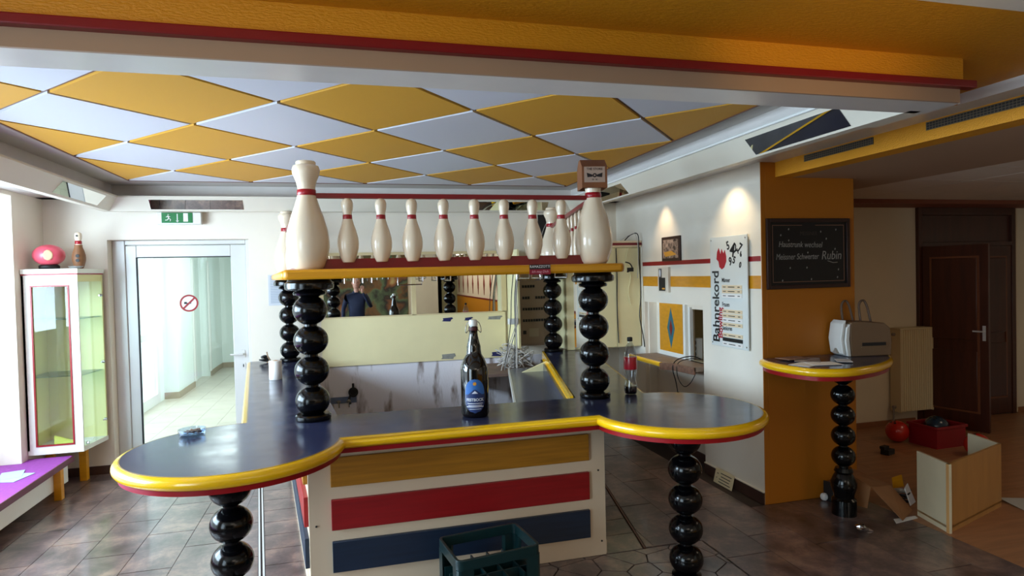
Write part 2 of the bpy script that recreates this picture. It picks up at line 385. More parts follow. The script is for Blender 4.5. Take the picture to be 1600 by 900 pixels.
# baseboards
bb = struct('baseboard_right', MB().box(3.008, 3.02, 4.085, 4.9, 0, .09), m_base); obj('top_strip', MB().box(3.006, 3.02, 4.085, 4.9, .09, .098), m_valance, bb, smooth=0)
struct('baseboard_recess', MB().box(3.138, 3.15, 4.9, 6.0, 0, .09), m_base)
struct('baseboard_back', MB().box(-2.72, -2.2, 6.688, 6.7, 0, .08), m_base)
struct('baseboard_far', MB().box(3.87, 6.2, 5.685, 5.7, 0, .06).box(7.75, 9, 5.685, 5.7, 0, .06), mat('beech_baseboard', (150, 96, 60), .5))
# ================================================================ CEILING
ZT = 2.68
ce = struct('ceiling', MB().box(-2.9, 2.52, 2.0, 6.72, 2.72, 2.8), m_cove)
HX, HY = .495, .537
XA, XB, YA, YB = -1.78, 2.16, 2.3, 5.99
def rclip(p):
    p = clip(p, -1, 0, -XA); p = clip(p, 1, 0, XB) if p else p; p = clip(p, 0, -1, -YA) if p else p; return clip(p, 0, 1, YB) if p else p
for i in range(-5, 6):
    for j in range(-4, 6):
        if (i+j) % 2 == 0: continue
        cx, cy = .178+HX*i, 3.835+HY*j; g = .965
        p = rclip([(cx-HX*g, cy), (cx, cy-HY*g), (cx+HX*g, cy), (cx, cy+HY*g)])
        if len(p) < 3 or parea(p) < .004: continue
        mx, my = sum(q[0] for q in p)/len(p), sum(q[1] for q in p)/len(p)
        o = obj('ceiling_tile', MB().prism([(q[0]-mx, q[1]-my) for q in p], 0, .025), m_cyel if i % 2 == 0 else m_cwhite, ce, smooth=0, loc=(mx, my, ZT))
        o['label'] = 'yellow diamond ceiling tile' if i % 2 == 0 else 'white diamond ceiling tile'
obj('grid_backing', MB().box(XA, XB, YA, YB, ZT+.012, ZT+.04), m_mold, ce, smooth=0)
obj('tile_border', MB().box(XA-.012, XA, YA, YB, ZT-.004, ZT+.03).box(XB, XB+.012, YA, YB, ZT-.004, ZT+.03).box(XA-.012, XB+.012, YB, YB+.012, ZT-.004, ZT+.03), m_mold, ce, smooth=0)
# soffit around the recess
struct('ceiling_soffit', MB().box(-2.9, -2.1, 2.05, 6.72, 2.6, 2.72).box(2.42, 3.15, 2.5, 6.72, 2.6, 2.8).box(3.0, 3.15, .9, 2.5, 2.6, 2.8).box(-2.9, 3.15, 6.56, 6.72, 2.6, 2.72), m_under, smooth=0)
# slanted valance ring carrying little mirrors
def quad_mirror(a, b, c, d, parent, n):
    off = Vector(n)*.003
    v = [Vector(p)+off for p in (a, b, c, d)]+[Vector(p)-off for p in (a, b, c, d)]
    return obj('valance_mirror', MB().add(v, [(0, 1, 2, 3), (7, 6, 5, 4), (0, 4, 5, 1), (1, 5, 6, 2), (2, 6, 7, 3), (3, 7, 4, 0)]), m_mirror, parent, smooth=0)
zb, zt, dx = 2.47, 2.585, .1
t1 = struct('trim_1', MB().add([(-2.1, 2.2, zb), (-2.1, 6.48, zb), (-2.0, 6.38, zt), (-2.0, 2.2, zt), (-2.16, 2.2, zb), (-2.16, 6.54, zb), (-2.16, 6.54, 2.6), (-2.16, 2.2, 2.6), (-2.0, 6.38, zt+.015), (-2.0, 2.2, zt+.015)],
            [(0, 1, 2, 3), (4, 5, 1, 0), (4, 7, 6, 5), (3, 2, 8, 9), (9, 8, 6, 7), (0, 3, 9, 7, 4), (1, 5, 6, 8, 2)]), m_valance, smooth=0)
t2 = struct('trim_2', MB().add([(-2.1, 6.48, zb), (2.39, 6.48, zb), (2.29, 6.38, zt), (-2.0, 6.38, zt), (-2.16, 6.54, zb), (2.45, 6.54, zb), (2.45, 6.54, 2.6), (-2.16, 6.54, 2.6), (2.29, 6.38, zt+.015), (-2.0, 6.38, zt+.015)],
            [(0, 1, 2, 3), (4, 5, 1, 0), (4, 7, 6, 5), (3, 2, 8, 9), (9, 8, 6, 7), (0, 3, 9, 7, 4), (1, 5, 6, 8, 2)]), m_valance, smooth=0)
t3 = struct('trim_3', MB().box(2.39, 2.5, 2.2, 2.5, 2.471, 2.6).add([(2.39, 2.2, zb), (2.39, 6.48, zb), (2.29, 6.38, zt), (2.29, 2.2, zt), (2.45, 2.2, zb), (2.45, 6.54, zb), (2.45, 6.54, 2.6), (2.45, 2.2, 2.6), (2.29, 6.38, zt+.015), (2.29, 2.2, zt+.015)],
            [(0, 1, 2, 3), (4, 5, 1, 0), (4, 7, 6, 5), (3, 2, 8, 9), (9, 8, 6, 7), (0, 3, 9, 7, 4), (1, 5, 6, 8, 2)]), m_valance, smooth=0)
def on_v(s, t, side):               # t 0 bottom .. 1 top of the slanted face
    z = zb+(zt-zb)*t
    return {'L': (-2.1+dx*t, s, z), 'R': (2.39-dx*t, s, z), 'B': (s, 6.48-dx*t, z)}[side]
nL, nR, nB = (.75, 0, -.66), (-.75, 0, -.66), (0, -.75, -.66)
for (y0, y1) in ((5.30, 6.15), (3.2, 4.1)): quad_mirror(on_v(y0, .15, 'L'), on_v(y1, .15, 'L'), on_v(y1, .88, 'L'), on_v(y0, .88, 'L'), t1, nL)
for (y0, y1) in ((2.52, 3.25), (5.0, 5.75)): quad_mirror(on_v(y0, .1, 'R'), on_v(y1, .1, 'R'), on_v(y1, .85, 'R'), on_v(y0, .85, 'R'), t3, nR)
for (x0, x1) in ((-1.75, -.95), (1.32, 2.1)): quad_mirror(on_v(x0, .15, 'B'), on_v(x1, .15, 'B'), on_v(x1, .85, 'B'), on_v(x0, .85, 'B'), t2, nB)
obj('top_lip', MB().tube([(2.28, 2.2, zt+.012), (2.28, 6.37, zt+.012)], .010, 8), m_white, t3)
# front beam: satin underside, tan face, red moulding, yellow frieze
fb = struct('trim_4', MB().box(-2.9, 2.50, 2.065, 2.235, 2.47, 2.72), m_under, smooth=0)
obj('front_board', MB().box(-2.9, 2.485, 2.052, 2.065, 2.47, 2.527), m_tan, fb, smooth=0)
obj('moulding', MB().box(-2.9, 2.54, 2.02, 2.065, 2.525, 2.556), m_rail, fb, smooth=0, bevel=.004)
obj('frieze', MB().box(-2.9, 2.50, 2.05, 2.064, 2.556, 2.653).box(2.50, 3.0, 2.49, 2.50, 2.6, 2.653), m_yel, fb, smooth=0)
yc = struct('ceiling_front', MB().box(-2.9, 3.0, 1.63, 2.06, 2.653, 2.8).box(2.46, 3.0, 2.06, 2.5, 2.653, 2.8), m_yel, smooth=0)
struct('ceiling_hall', MB().box(-3.05, 3.0, -6, 1.63, 2.653, 2.8).box(3.0, 4.4, -12, .9, 2.6, 2.8).box(2.3, 3.0, -12, -6, 2.6, 2.8), m_wall, smooth=0)
# ochre beam with air grilles and the lower ceiling of the dark room
vb = struct('trim_5', MB().box(3.15, 3.3, .9, 4.08, 2.488, 2.72), m_yel, smooth=0)
for (y0, y1) in ((3.163, 3.765), (2.2, 2.80)):
    g = obj('air_grille', MB().box(3.146, 3.15, y0, y1, 2.547, 2.592), mat('grille_backing', (24, 20, 18), .7), vb, smooth=0)
    b_ = MB(); k = 0
    while y0+.018*k < y1: b_.box(3.1445, 3.146, y0+.018*k, y0+.018*k+.0028, 2.547, 2.592); k += 1
    for q in range(4): b_.box(3.1445, 3.146, y0, y1, 2.547+.0137*q, 2.547+.0137*q+.003)
    obj('grille_bars', b_, mat('grille_metal', (112, 96, 76), .5), g, smooth=0)
cr = struct('ceiling_far', MB().box(3.3, 9.1, .9, 5.8, 2.50, 2.6), m_grout, smooth=0)
m_ct = mat('grey_white_ceiling_panel', (214, 200, 184), .8, bump=.3, bscale=120)
obj('plain_soffit', MB().box(3.3, 4.42, .95, 4.08, 2.488, 2.50).box(3.9, 4.42, 4.08, 5.3, 2.488, 2.5), m_tan, cr, smooth=0)
x = 4.42
while x < 9:
    y = .98
    while y < 5.3:
        y1 = min(y+.62, 5.3)
        obj('ceiling_panel', MB().box(0, .61, 0, y1-y-.01, 0, .012), m_ct, cr, smooth=0, loc=(x, y, 2.488)); y += .62
    x += .62
struct('trim_6', MB().box(3.87, 9, 5.3, 5.7, 2.445, 2.5), mat('red_brown_soffit', (130, 66, 40), .6), smooth=0)
# ================================================================ DOOR AND CORRIDOR
d1 = struct('door_1', MB().box(-2.2, -2.09, 6.82, 6.9, 0, 2.22).box(-1.0, -.955, 6.82, 6.9, 0, 2.22).box(-2.09, -1.0, 6.82, 6.9, 2.175, 2.22), m_alu, bevel=.006)
obj('leaf_frame', MB().box(-2.09, -1.995, 6.835, 6.885, .02, 2.17).box(-1.145, -1.0, 6.835, 6.885, .02, 2.17).box(-1.995, -1.145, 6.835, 6.885, 2.055, 2.17).box(-1.995, -1.145, 6.835, 6.885, .02, .14), m_alu, d1, bevel=.005)
obj('glass_pane', MB().box(-1.995, -1.145, 6.855, 6.862, .14, 2.055), m_glass, d1, smooth=0)
obj('glass_gasket', MB().box(-2.0, -1.984, 6.829, 6.836, .14, 2.055).box(-1.995, -1.145, 6.83, 6.836, 2.047, 2.056), m_dark, d1, smooth=0)
h = obj('door_handle', MB().tube([(-1.055, 6.835, 1.06), (-1.055, 6.785, 1.06), (-1.17, 6.782, 1.06)], .009, 8).box(-1.072, -1.038, 6.828, 6.836, 1.02, 1.10).box(-1.072, -1.038, 6.828, 6.836, .91, .97), m_alu, d1)
obj('keyhole', MB().box(-1.06, -1.05, 6.8265, 6.83, .925, .955), m_dark, h, smooth=0)
m_cor = mat('corridor_white_paint', (236, 244, 240), .7)
struct('wall_corridor', MB().box(-2.95, -2.8, 7.0, 7.3, 0, 2.8).box(-2.95, -2.8, 10.45, 10.7, 0, 2.8).box(-2.95, -2.8, 7.3, 10.45, 2.35, 2.8).box(-2.95, -2.6, 10.7, 11.75, 0, 2.8).box(-2.95, -2.75, 11.75, 13, 0, 2.8).box(-2.95, -2.6, 13, 14.3, 0, 2.8)
       .box(-2.95, -.5, 14.2, 14.3, 0, 2.8).box(-.6, -.5, 7.0, 14.3, 0, 2.8), m_cor, smooth=0)
struct('ceiling_corridor', MB().box(-2.95, -.5, 7.0, 14.3, 2.65, 2.8), m_cor, smooth=0)
fc = struct('floor_corridor', MB().box(-2.95, -.5, 6.72, 14.3, -.1, -.008), mat('light_grout', (150, 140, 128), .8), smooth=0)
m_ctile = mat('pale_beige_floor_tile', (206, 196, 182), .3, var=.06, vscale=4)
for i in range(8):
    for j in range(12):
        x0 = -2.85+.3*i; y0 = 6.74+.62*j+(.31 if i % 2 else 0)
        x1 = min(x0+.3, -.61); y1 = min(y0+.62, 14.18)
        if x1 > x0 and y1 > y0: tile([(x0, y0), (x1, y0), (x1, y1), (x0, y1)], 'tile', m_ctile, fc, gap=.003)
struct('baseboard_corridor', MB().box(-2.8, -2.588, 10.688, 10.7, 0, .1).box(-2.6, -2.588, 10.7, 11.75, 0, .1).box(-2.6, -2.588, 13, 14.2, 0, .1).box(-2.6, -.6, 14.188, 14.2, 0, .1), mat('beige_baseboard', (176, 160, 140), .5), smooth=0)
d2 = struct('door_2', MB().box(-2.86, -2.79, 7.3, 7.4, 0, 2.35).box(-2.86, -2.79, 10.33, 10.45, 0, 2.35).box(-2.86, -2.79, 8.85, 9.0, 0, 2.35).box(-2.86, -2.79, 7.4, 10.33, 2.25, 2.35).box(-2.86, -2.79, 7.4, 10.33, 0, .15).box(-2.86, -2.79, 7.4, 10.33, .98, 1.08), m_white, bevel=.005)
obj('pane', MB().box(-2.83, -2.822, 7.4, 10.33, 1.08, 2.25).box(-2.83, -2.822, 7.4, 10.33, .15, .98), m_wglass, d2, smooth=0)
struct('trim_7', MB().box(-2.598, -2.57, 11.70, 11.78, .1, 2.2).box(-2.598, -2.57, 12.95, 13.02, .1, 2.2), m_white, smooth=0)
# no-smoking sticker on the door glass
ns = thing('no_smoking_sticker', 'round red and white no smoking sticker on the glass door', 'sticker', (-1.545, 6.853, 1.592))
rr = .086
def disc_y(r0, r1, y0, y1, n=32):
    b = MB(); v = []; f = []
    for i in range(n):
        a = 2*PI*i/n
        for r, y in ((r0, y0), (r1, y0), (r1, y1), (r0, y1)): v.append((r*math.cos(a), y, r*math.sin(a)))
    for i in range(n):
        j = (i+1) % n
        for k in range(4): f.append((i*4+k, j*4+k, j*4+(k+1) % 4, i*4+(k+1) % 4))
    return b.add(v, f)
obj('disc', disc_y(.0005, rr, -.001, 0), m_paper, ns, smooth=0)
obj('ring', disc_y(rr*.80, rr, -.002, -.001), m_red, ns, smooth=0)
obj('slash', MB().box(-rr*.85, rr*.85, -.003, -.002, -.009, .009).xform(Matrix.Rotation(-PI/4, 4, 'Y')), m_red, ns, smooth=0)
obj('cigarette', MB().box(-.045, -.02, -.0018, -.001, -.008, .014).box(-.02, .02, -.0018, -.001, -.006, .004), m_dark, ns, smooth=0)
# exit sign
ex = thing('exit_sign', 'green and white emergency exit sign box above the glass door', 'sign', (-1.56, 6.62, 2.415))
obj('housing', MB().box(-.19, .20, 0, .06, -.055, .06), m_white, ex, bevel=.006)
m_green = mat('exit_sign_green', (10, 110, 50), .4)
fg = obj('face', MB().box(-.145, .125, -.004, 0, -.042, .056), m_green, ex, smooth=0)
man = MB().tube([(-.085, -.005, .034), (-.084, -.005, .040)], .007, 6).tube([(-.088, -.005, .028), (-.082, -.005, .002)], .006, 6).tube([(-.082, -.005, .002), (-.066, -.005, -.008), (-.07, -.005, -.026)], .0045, 6) \
    .tube([(-.082, -.005, .002), (-.094, -.005, -.014), (-.112, -.005, -.016)], .0045, 6).tube([(-.088, -.005, .024), (-.068, -.005, .014)], .0035, 6).tube([(-.088, -.005, .024), (-.106, -.005, .012)], .0035, 6)
obj('running_figure', man, m_paper, fg)
obj('arrow', MB().box(-.012, -.004, -.006, -.004, -.03, .045).prism([(-.022, -.02), (.006, -.02), (-.008, -.038)], -.006, -.004, 'y'), m_paper, fg, smooth=0)
obj('door_symbol', MB().box(.045, .085, -.006, -.004, -.03, .05), m_paper, fg, smooth=0)
# paper notice on the back wall
nt_ = thing('wall_notice', 'pale sheet of small grey print on the white wall behind the pillars', 'notice', (-.64, 6.697, 1.70))
obj('sheet', MB().box(-.14, .14, -.002, .002, -.155, .155), mat('pale_grey_paper', (204, 206, 210), .8), nt_, smooth=0)
b_ = MB()
for k in range(17): b_.box(-.12, .12-.05*((k*7) % 3 == 0), -.003, -.002, .135-.0165*k, .142-.0165*k)
obj('printed_lines', b_, mat('grey_print', (150, 160, 176), .8), nt_, smooth=0)
# ================================================================ BAR COUNTER
bar = thing('bar_counter', 'long U-shaped bar counter, dark top with yellow rounded edge and striped front', 'bar counter', (.65, 3.68, 0))
CL, RL_, CR, RR_ = (-.553, 3.287), .492, (1.819, 3.268), .48
a0 = math.degrees(math.acos(-.029/RL_)); yF = 3.25
aL = math.degrees(math.asin((yF-CL[1])/RL_)); aR = 180-math.degrees(math.asin((yF-CR[1])/RR_))
outer = [(-.96, 6.62)]+arc(CL[0], CL[1], RL_, 93, 360+aL, 44)+arc(CR[0], CR[1], RR_, aR, 446, 44)+[(2.425, 6.18)]
inner = [(1.92, 6.18), (1.387, 3.752), (-.085, 3.79), (-.43, 6.62)]
obj('counter_top', MB().prism(outer+inner, .955, 1.0), m_counter, bar, smooth=20, world=True)
bull = [(.0, .944)]+[(.006+.024*math.cos(t), .9705+.0265*math.sin(t)) for t in [-PI/2+PI*k/8 for k in range(9)]]+[(-.004, 1.0005), (-.004, .944)]
obj('edge_trim', MB().sweep(outer, bull), m_yrim, bar, world=True, smooth=50)['label'] = 'glossy yellow rounded edge'
obj('red_fascia', MB().sweep(outer, [(-.05, .920), (.004, .920), (.004, .945), (-.05, .945)]), m_red, bar, world=True, smooth=50)
obj('inner_edge_trim', MB().sweep([(1.92, 6.1), (1.387, 3.80)], [(0, .90), (.02, .90), (.02, 1.003), (0, 1.003)]), m_yrim, bar, world=True, smooth=0)
def ln(p, q, off, t=.02):
    dx_, dy_ = q[0]-p[0], q[1]-p[1]; L = math.hypot(dx_, dy_); nx, ny = dy_/L, -dx_/L
    return [(p[0]+nx*off, p[1]+ny*off), (q[0]+nx*off, q[1]+ny*off), (q[0]+nx*(off-t), q[1]+ny*(off-t)), (p[0]+nx*(off-t), p[1]+ny*(off-t))]
fp = obj('front_panel', MB().box(-.253, 1.545, 3.68, 3.70, 0, .95), m_panel, bar, world=True, smooth=0)
for x_, z_ in ((-.215, .40), (1.50, .545), (-.21, .11), (1.515, .09)): obj('screw', MB().tube([(x_, 3.682, z_), (x_, 3.676, z_)], .006, 8), m_dark, fp, world=True)
PL = ((.787, .62, m_p1, 'ochre plank'), (.546, .373, m_p2, 'red plank'), (.306, .131, m_p3, 'navy plank'))
for z1, z0, mm, lb in PL:
    obj('plank', MB().box(-.13, 1.432, 3.655, 3.68, z0, z1), mm, bar, world=True, bevel=.003)['label'] = lb+' on the bar front'
LS = ((-.62, 6.60), (-.253, 3.70)); RS = ((1.545, 3.70), (2.14, 6.18))
obj('side_panel', MB().prism(ln(*LS, 0), 0, .95), m_panel, bar, world=True, smooth=0)
obj('side_panel', MB().prism(ln(*RS, 0), 0, .95), m_panel, bar, world=True, smooth=0)
for seg in (LS, RS):
    p, q = seg; L = math.hypot(q[0]-p[0], q[1]-p[1]); u = ((q[0]-p[0])/L, (q[1]-p[1])/L)
    pa = (p[0]+u[0]*.12, p[1]+u[1]*.12); qa = (q[0]-u[0]*.06, q[1]-u[1]*.06)
    for z1, z0, mm, lb in PL: obj('plank', MB().prism(ln(pa, qa, .025, .025), z0, z1), mm, bar, world=True, bevel=.003)['label'] = lb+' on the bar side'
    obj('skirting', MB().prism(ln(p, q, .012, .012), 0, .08), m_panel, bar, world=True, smooth=0)
# carved legs of stacked black balls under the two round ends
def base_prof(k=1.0):   # turned foot
    return [(.085*k, 0), (.085*k, .11), (.07*k, .125), (.072*k, .15), (.088*k, .20), (.09*k, .235), (.07*k, .28), (.058*k, .30), (.066*k, .315), (.056*k, .34)]
def ball_leg(parent, loc, zs, rx, rz, foot, k, ztop):
    g = obj('table_leg', MB().lathe(foot, 32), m_black, parent, loc=loc)
    for z in zs: obj('ball', MB().ball((0, 0, z), rx, rz), m_black, g, smooth=60)
    obj('core', MB().lathe([(.035*k, foot[-1][1]), (.035*k, ztop)], 16), m_black, g)
    return g
zs = [.945-.1745*k+.02 for k in range(5)]
zs = [.812, .637, .461, .285, .109]
footL = [(.085, 0), (.085, .02), (.06, .03), (.03, .04)]
for cx, cy in ((-.576, 3.224), (1.873, 3.263)):
    ball_leg(bar, (cx-.65, cy-3.68, 0), zs, .098, .0885, footL, 1, .905)
# lower worktop inside the right arm
wt = obj('inner_worktop', MB().prism([(1.02, 3.80), (1.395, 3.80), (1.86, 5.9), (1.50, 5.9)], .855, .88), mat('blue_grey_worktop', (92, 98, 112), .22, var=.12, vscale=5), bar, world=True, smooth=0)
obj('worktop_edge', MB().prism([(1.005, 3.80), (1.02, 3.80), (1.50, 5.9), (1.485, 5.9)], .845, .885), m_alu, wt, world=True, smooth=0)
obj('inner_fascia', MB().prism([(1.372, 3.83), (1.386, 3.83), (1.85, 5.9), (1.836, 5.9)], .88, .955), m_yrim, bar, world=True, smooth=0)
obj('gusset', MB().prism([(1.55, .88), (1.84, .88), (1.84, .99)], 5.62, 5.64, 'y'), m_ivory, bar, world=True, smooth=0)
obj('worktop_support', MB().prism([(1.36, 3.86), (1.38, 3.85), (1.84, 5.9), (1.82, 5.9)], 0, .95), m_counter, bar, world=True, smooth=0)
# ================================================================ OVERHEAD SHELF ON BALL PILLARS
PIL = [(-.215, 3.735), (1.516, 3.741), (2.02, 6.087), (-.572, 6.5)]
sh = thing('overhead_shelf', 'yellow overhead shelf with red rails on four black ball pillars above the bar', 'shelf', (.65, 3.74, 1.0))
W_ = .14
def band(p, q, w):
    return ln(p, q, w, 2*w)
fr = MB().prism([(-.33, 3.585), (-.345, 3.61), (-.345, 3.84), (-.30, 3.88), (1.60, 3.88), (1.67, 3.84), (1.685, 3.62), (1.655, 3.585)], 1.80, 1.855)
obj('front_board', fr, m_ybeam, sh, bevel=.018, world=True)
obj('side_board', MB().prism(band((-.240, 3.88), (-.60, 6.64), W_), 1.80, 1.855), m_ybeam, sh, bevel=.018, world=True)
obj('side_board', MB().prism(band((1.55, 3.88), (2.05, 6.20), W_), 1.80, 1.855), m_ybeam, sh, bevel=.018, world=True)
obj('red_batten', MB().prism(band((-.14, 3.742), (1.45, 3.742), .012), 1.855, 1.914), m_rail, sh, world=True, smooth=0)
obj('red_batten', MB().prism(band((-.232, 3.85), (-.555, 6.4), .012), 1.855, 1.914), m_rail, sh, world=True, smooth=0)
obj('red_batten', MB().prism(band((1.545, 3.85), (2.0, 5.98), .012), 1.855, 1.914), m_rail, sh, world=True, smooth=0)
obj('top_rail', MB().prism(band((-.20, 3.74), (1.52, 3.74), .016), 2.262, 2.29), m_rail, sh, world=True, smooth=0)
obj('top_rail', MB().prism(band((-.22, 3.76), (-.57, 6.5), .016), 2.262, 2.29), m_rail, sh, world=True, smooth=0)
obj('top_rail', MB().prism(band((1.54, 3.76), (2.02, 6.06), .016), 2.262, 2.29), m_rail, sh, world=True, smooth=0)
for i, (px, py) in enumerate(PIL):
    g = obj('pillar', MB().lathe([(.036, .03), (.036, .70)], 16), m_black, sh, loc=(px-.65, py-3.74, 0))
    obj('pillar_base', MB().lathe([(.095, 0), (.098, .006), (.098, .026), (.09, .034), (.05, .036)], 32), m_black, g)
    for k in range(4): obj('ball', MB().ball((0, 0, .108+.1725*k), .096, .087), m_black, g, smooth=60)
    obj('capital', MB().lathe([(.05, .70), (.06, .705), (.088, .712), (.092, .722), (.085, .732), (.07, .736), (.120, .740), (.134, .747), (.136, .765), (.134, .780), (.122, .788), (.118, .80)], 32), m_black, g)
# glass hanger rails below the front board
for k, x_ in enumerate((-.02, .03, .08, .13, .42, .50, .58, 1.06, 1.14, 1.30)):
    obj('glass_rail', MB().tube([(x_, 3.63, 1.80), (x_, 3.63, 1.775), (x_, 3.85, 1.775), (x_, 3.85, 1.80)], .004, 6), m_chrome, sh, world=True)
obj('glass_rail', MB().tube([(.28, 3.70, 1.80), (.28, 3.70, 1.755), (.42, 3.70, 1.755), (.42, 3.70, 1.80)], .004, 6), m_chrome, sh, world=True)
obj('glass_rail', MB().tube([(1.00, 3.70, 1.80), (1.00, 3.70, 1.765), (1.15, 3.70, 1.765), (1.15, 3.70, 1.80)], .004, 6), m_chrome, sh, world=True)
# pins
def pin_prof(h):
    p = [(.030, 0), (.034, .012), (.047, .09), (.0585, .22), (.0605, .30), (.058, .38), (.047, .50), (.034, .60), (.0265, .68), (.0245, .72), (.0255, .77), (.031, .83), (.0335, .88), (.0325, .93), (.026, .975), (.012, .998), (.0001, 1.0)]
    s_ = h/.37
    return [(r*s_, z*h) for r, z in p]
def small_pin(label, loc, group):
    t = thing('bowling_pin', label, 'bowling pin', loc, 0, group)
    obj('body', MB().lathe(pin_prof(.37), 28), m_pin, t, smooth=60)
    obj('neck_band', MB().lathe([(.0262, .247), (.0272, .249), (.0265, .272), (.0258, .274)], 28), m_band, t, smooth=60)
    return t
ords = ['first', 'second', 'third', 'fourth', 'fifth', 'sixth', 'seventh', 'eighth', 'ninth', 'tenth', 'eleventh', 'twelfth']
P0 = None
for k, x_ in enumerate((.006, .195, .374, .562, .750, .935, 1.118, 1.306)):
    lb = f'{ords[k]} small cream bowling pin from the left along the shelf front'
    if P0 is None: P0 = small_pin(lb, (x_, 3.725, 1.892), 'small pins along the front of the overhead shelf')
    else: dup(P0, (x_, 3.725, 1.892), None, lb)
SP = thing('slim_pin', 'first slim cream baluster pin from the front along the right shelf arm', 'baluster', (1.545+.475/12, 3.76+2.28/12, 1.892), 0, 'slim balusters along the right arm of the overhead shelf')
obj('body', MB().lathe([(r*.42, z) for r, z in pin_prof(.37)], 20), m_pin, SP, smooth=60)
obj('neck_band', MB().lathe([(.0112, .236), (.0122, .238), (.0118, .264), (.0108, .266)], 20), m_band, SP, smooth=60)
for k in range(1, 11):
    t = (k+1)/12; dup(SP, (1.545+.475*t, 3.76+2.28*t, 1.892), None, f'{ords[k]} slim cream baluster pin from the front along the right shelf arm')
for k in range(12):
    t = (k+1)/13; dup(SP, (-.222-.345*t, 3.76+2.7*t, 1.892), None, f'{ords[k]} slim cream baluster pin from the front along the left shelf arm', 'slim balusters along the left arm of the overhead shelf')
def big_pin_prof(h):
    p = [(.072, 0), (.078, .012), (.088, .03), (.108, .12), (.118, .2), (.119, .27), (.112, .36), (.092, .48), (.07, .58), (.055, .66), (.049, .71), (.049, .76), (.058, .82), (.074, .88), (.077, .92), (.07, .955), (.055, .965), (.055, .99), (.05, 1.0), (.0001, 1.0)]
    return [(r, z*h) for r, z in p]
B0 = None
for (x_, y_), lb in zip(((-.215, 3.735), (1.530, 3.741), (2.02, 6.07), (-.572, 6.5)),
        ('big cream pin at the front left corner of the overhead shelf', 'big cream pin at the front right corner with a cardboard sleeve on its head',
         'big cream pin at the back right end of the overhead shelf', 'big cream pin at the back left end of the overhead shelf')):
    if B0 is None:
        B0 = thing('giant_bowling_pin', lb, 'bowling pin', (x_, y_, 1.855), 0, 'big pins on the corners of the overhead shelf')
        obj('body', MB().lathe(big_pin_prof(.615), 40), m_pin, B0, smooth=60)
        obj('neck_band', MB().lathe([(.050, .418), (.0525, .42), (.0515, .452), (.049, .454)], 40), m_band, B0, smooth=60)
    else: dup(B0, (x_, y_, 1.855), None, lb)
# cardboard sleeve over the right pin's head
cs = thing('cardboard_sleeve', 'brown cardboard carrier sleeve with a printed label, stuck over the right pin head', 'carton', (1.525, 3.74, 2.33), -.18)
m_kraft = mat('brown_kraft_card', (120, 72, 40), .75, var=.1, vscale=8)
e = .068; t_ = .003
obj('carton_wall', MB().box(-e-.012, e+.012, -.083, -.08, 0, .135).box(-e-.012, e+.012, .08, .083, 0, .135).box(-e-.012, -e-.009, -.08, .08, 0, .135).box(e+.009, e+.012, -.08, .08, 0, .135), m_kraft, cs, smooth=0)
obj('gable_top', MB().prism([(-.083, .135), (.083, .135), (.02, .185), (-.02, .185)], -e-.012, e+.012, 'x'), m_kraft, cs, smooth=0)
lbm = mat('aged_label_paper', (168, 146, 132), .8); inkm = mat('dark_print_ink', (30, 24, 26), .8)
lab = obj('label', MB().box(-.066, .066, -.085, -.083, .035, .132), lbm, cs, smooth=0)
text('lettering', 'THE STORE', .021, inkm, cs, (0, -.0855, .117), FACE_F, .95)
obj('printed_emblem', disc_y(.006, .013, -.0865, -.085).xform(Matrix.Translation((0, 0, .078))), inkm, lab, smooth=0)
for q in (-1, 1): obj('printed_wing', MB().prism([(q*.05, .094), (q*.014, .082), (q*.014, .070), (q*.046, .066)], -.0862, -.085, 'y'), inkm, lab, smooth=0)
text('lettering', 'x x', .02, inkm, cs, (0, -.0855, .053), FACE_F, 1.4)
# sticker on the shelf edge
st = thing('shelf_sticker', 'black and red sticker with white lettering on the shelf front edge', 'sticker', (1.115, 3.584, 1.826))
obj('upper_half', MB().box(-.066, .066, -.002, 0, .002, .03), m_dark, st, smooth=0); obj('lower_half', MB().box(-.066, .066, -.002, 0, -.03, .002), mat('crimson_print', (140, 16, 44), .5), st, smooth=0)
text('lettering', 'RAMAZZOTTI', .022, m_paper, st, (0, -.0022, .017), FACE_F, .92); text('lettering', 'Ich mag Dich', .021, mat('pink_print', (226, 160, 172), .6), st, (0, -.0022, -.013), FACE_F, .95, shear=.25)
# black cable clip hanging off the shelf's right end
ck = obj('cable_loop', MB().tube(catmull([(1.68, 3.60, 1.86), (1.71, 3.60, 1.85), (1.725, 3.60, 1.82), (1.70, 3.60, 1.80), (1.69, 3.60, 1.80)]), .004, 6).box(1.695, 1.73, 3.59, 3.61, 1.80, 1.825), m_bcable)
tag(ck, 'black cable stub looped over the right end of the yellow shelf', 'cable')
# ================================================================ THINGS ON THE COUNTER
def lathe_thing(name, label, cat, loc, parts):
    t = thing(name, label, cat, loc)
    for n, pr, m in parts: obj(n, MB().lathe(pr, 32), m, t, smooth=60)
    return t
m_bottle = mat('dark_brown_glass', (9, 6, 6), .06, coat=.5)
bo = thing('beer_bottle', 'tall dark swing-top beer bottle with a blue label on the bar', 'bottle', (.680, 3.49, 1.0))
BR = .079
obj('glass_body', MB().lathe([(.06, 0), (BR-.006, .004), (BR, .02), (BR, .262), (BR-.004, .285), (.060, .325), (.044, .352), (.040, .38), (.040, .395), (.034, .42), (.026, .455), (.0235, .48), (.0255, .486), (.0255, .498), (.022, .502), (.022, .515), (.0001, .516)], 40), m_bottle, bo, smooth=60)
obj('stopper', MB().lathe([(.022, .512), (.0255, .518), (.0255, .538), (.02, .548), (.0001, .55)], 24), m_white, bo, smooth=50)
obj('neck_label', MB().lathe([(.0262, .488), (.0268, .49), (.0262, .508)], 24), mat('wine_red_label', (70, 24, 26), .5), bo, smooth=50)
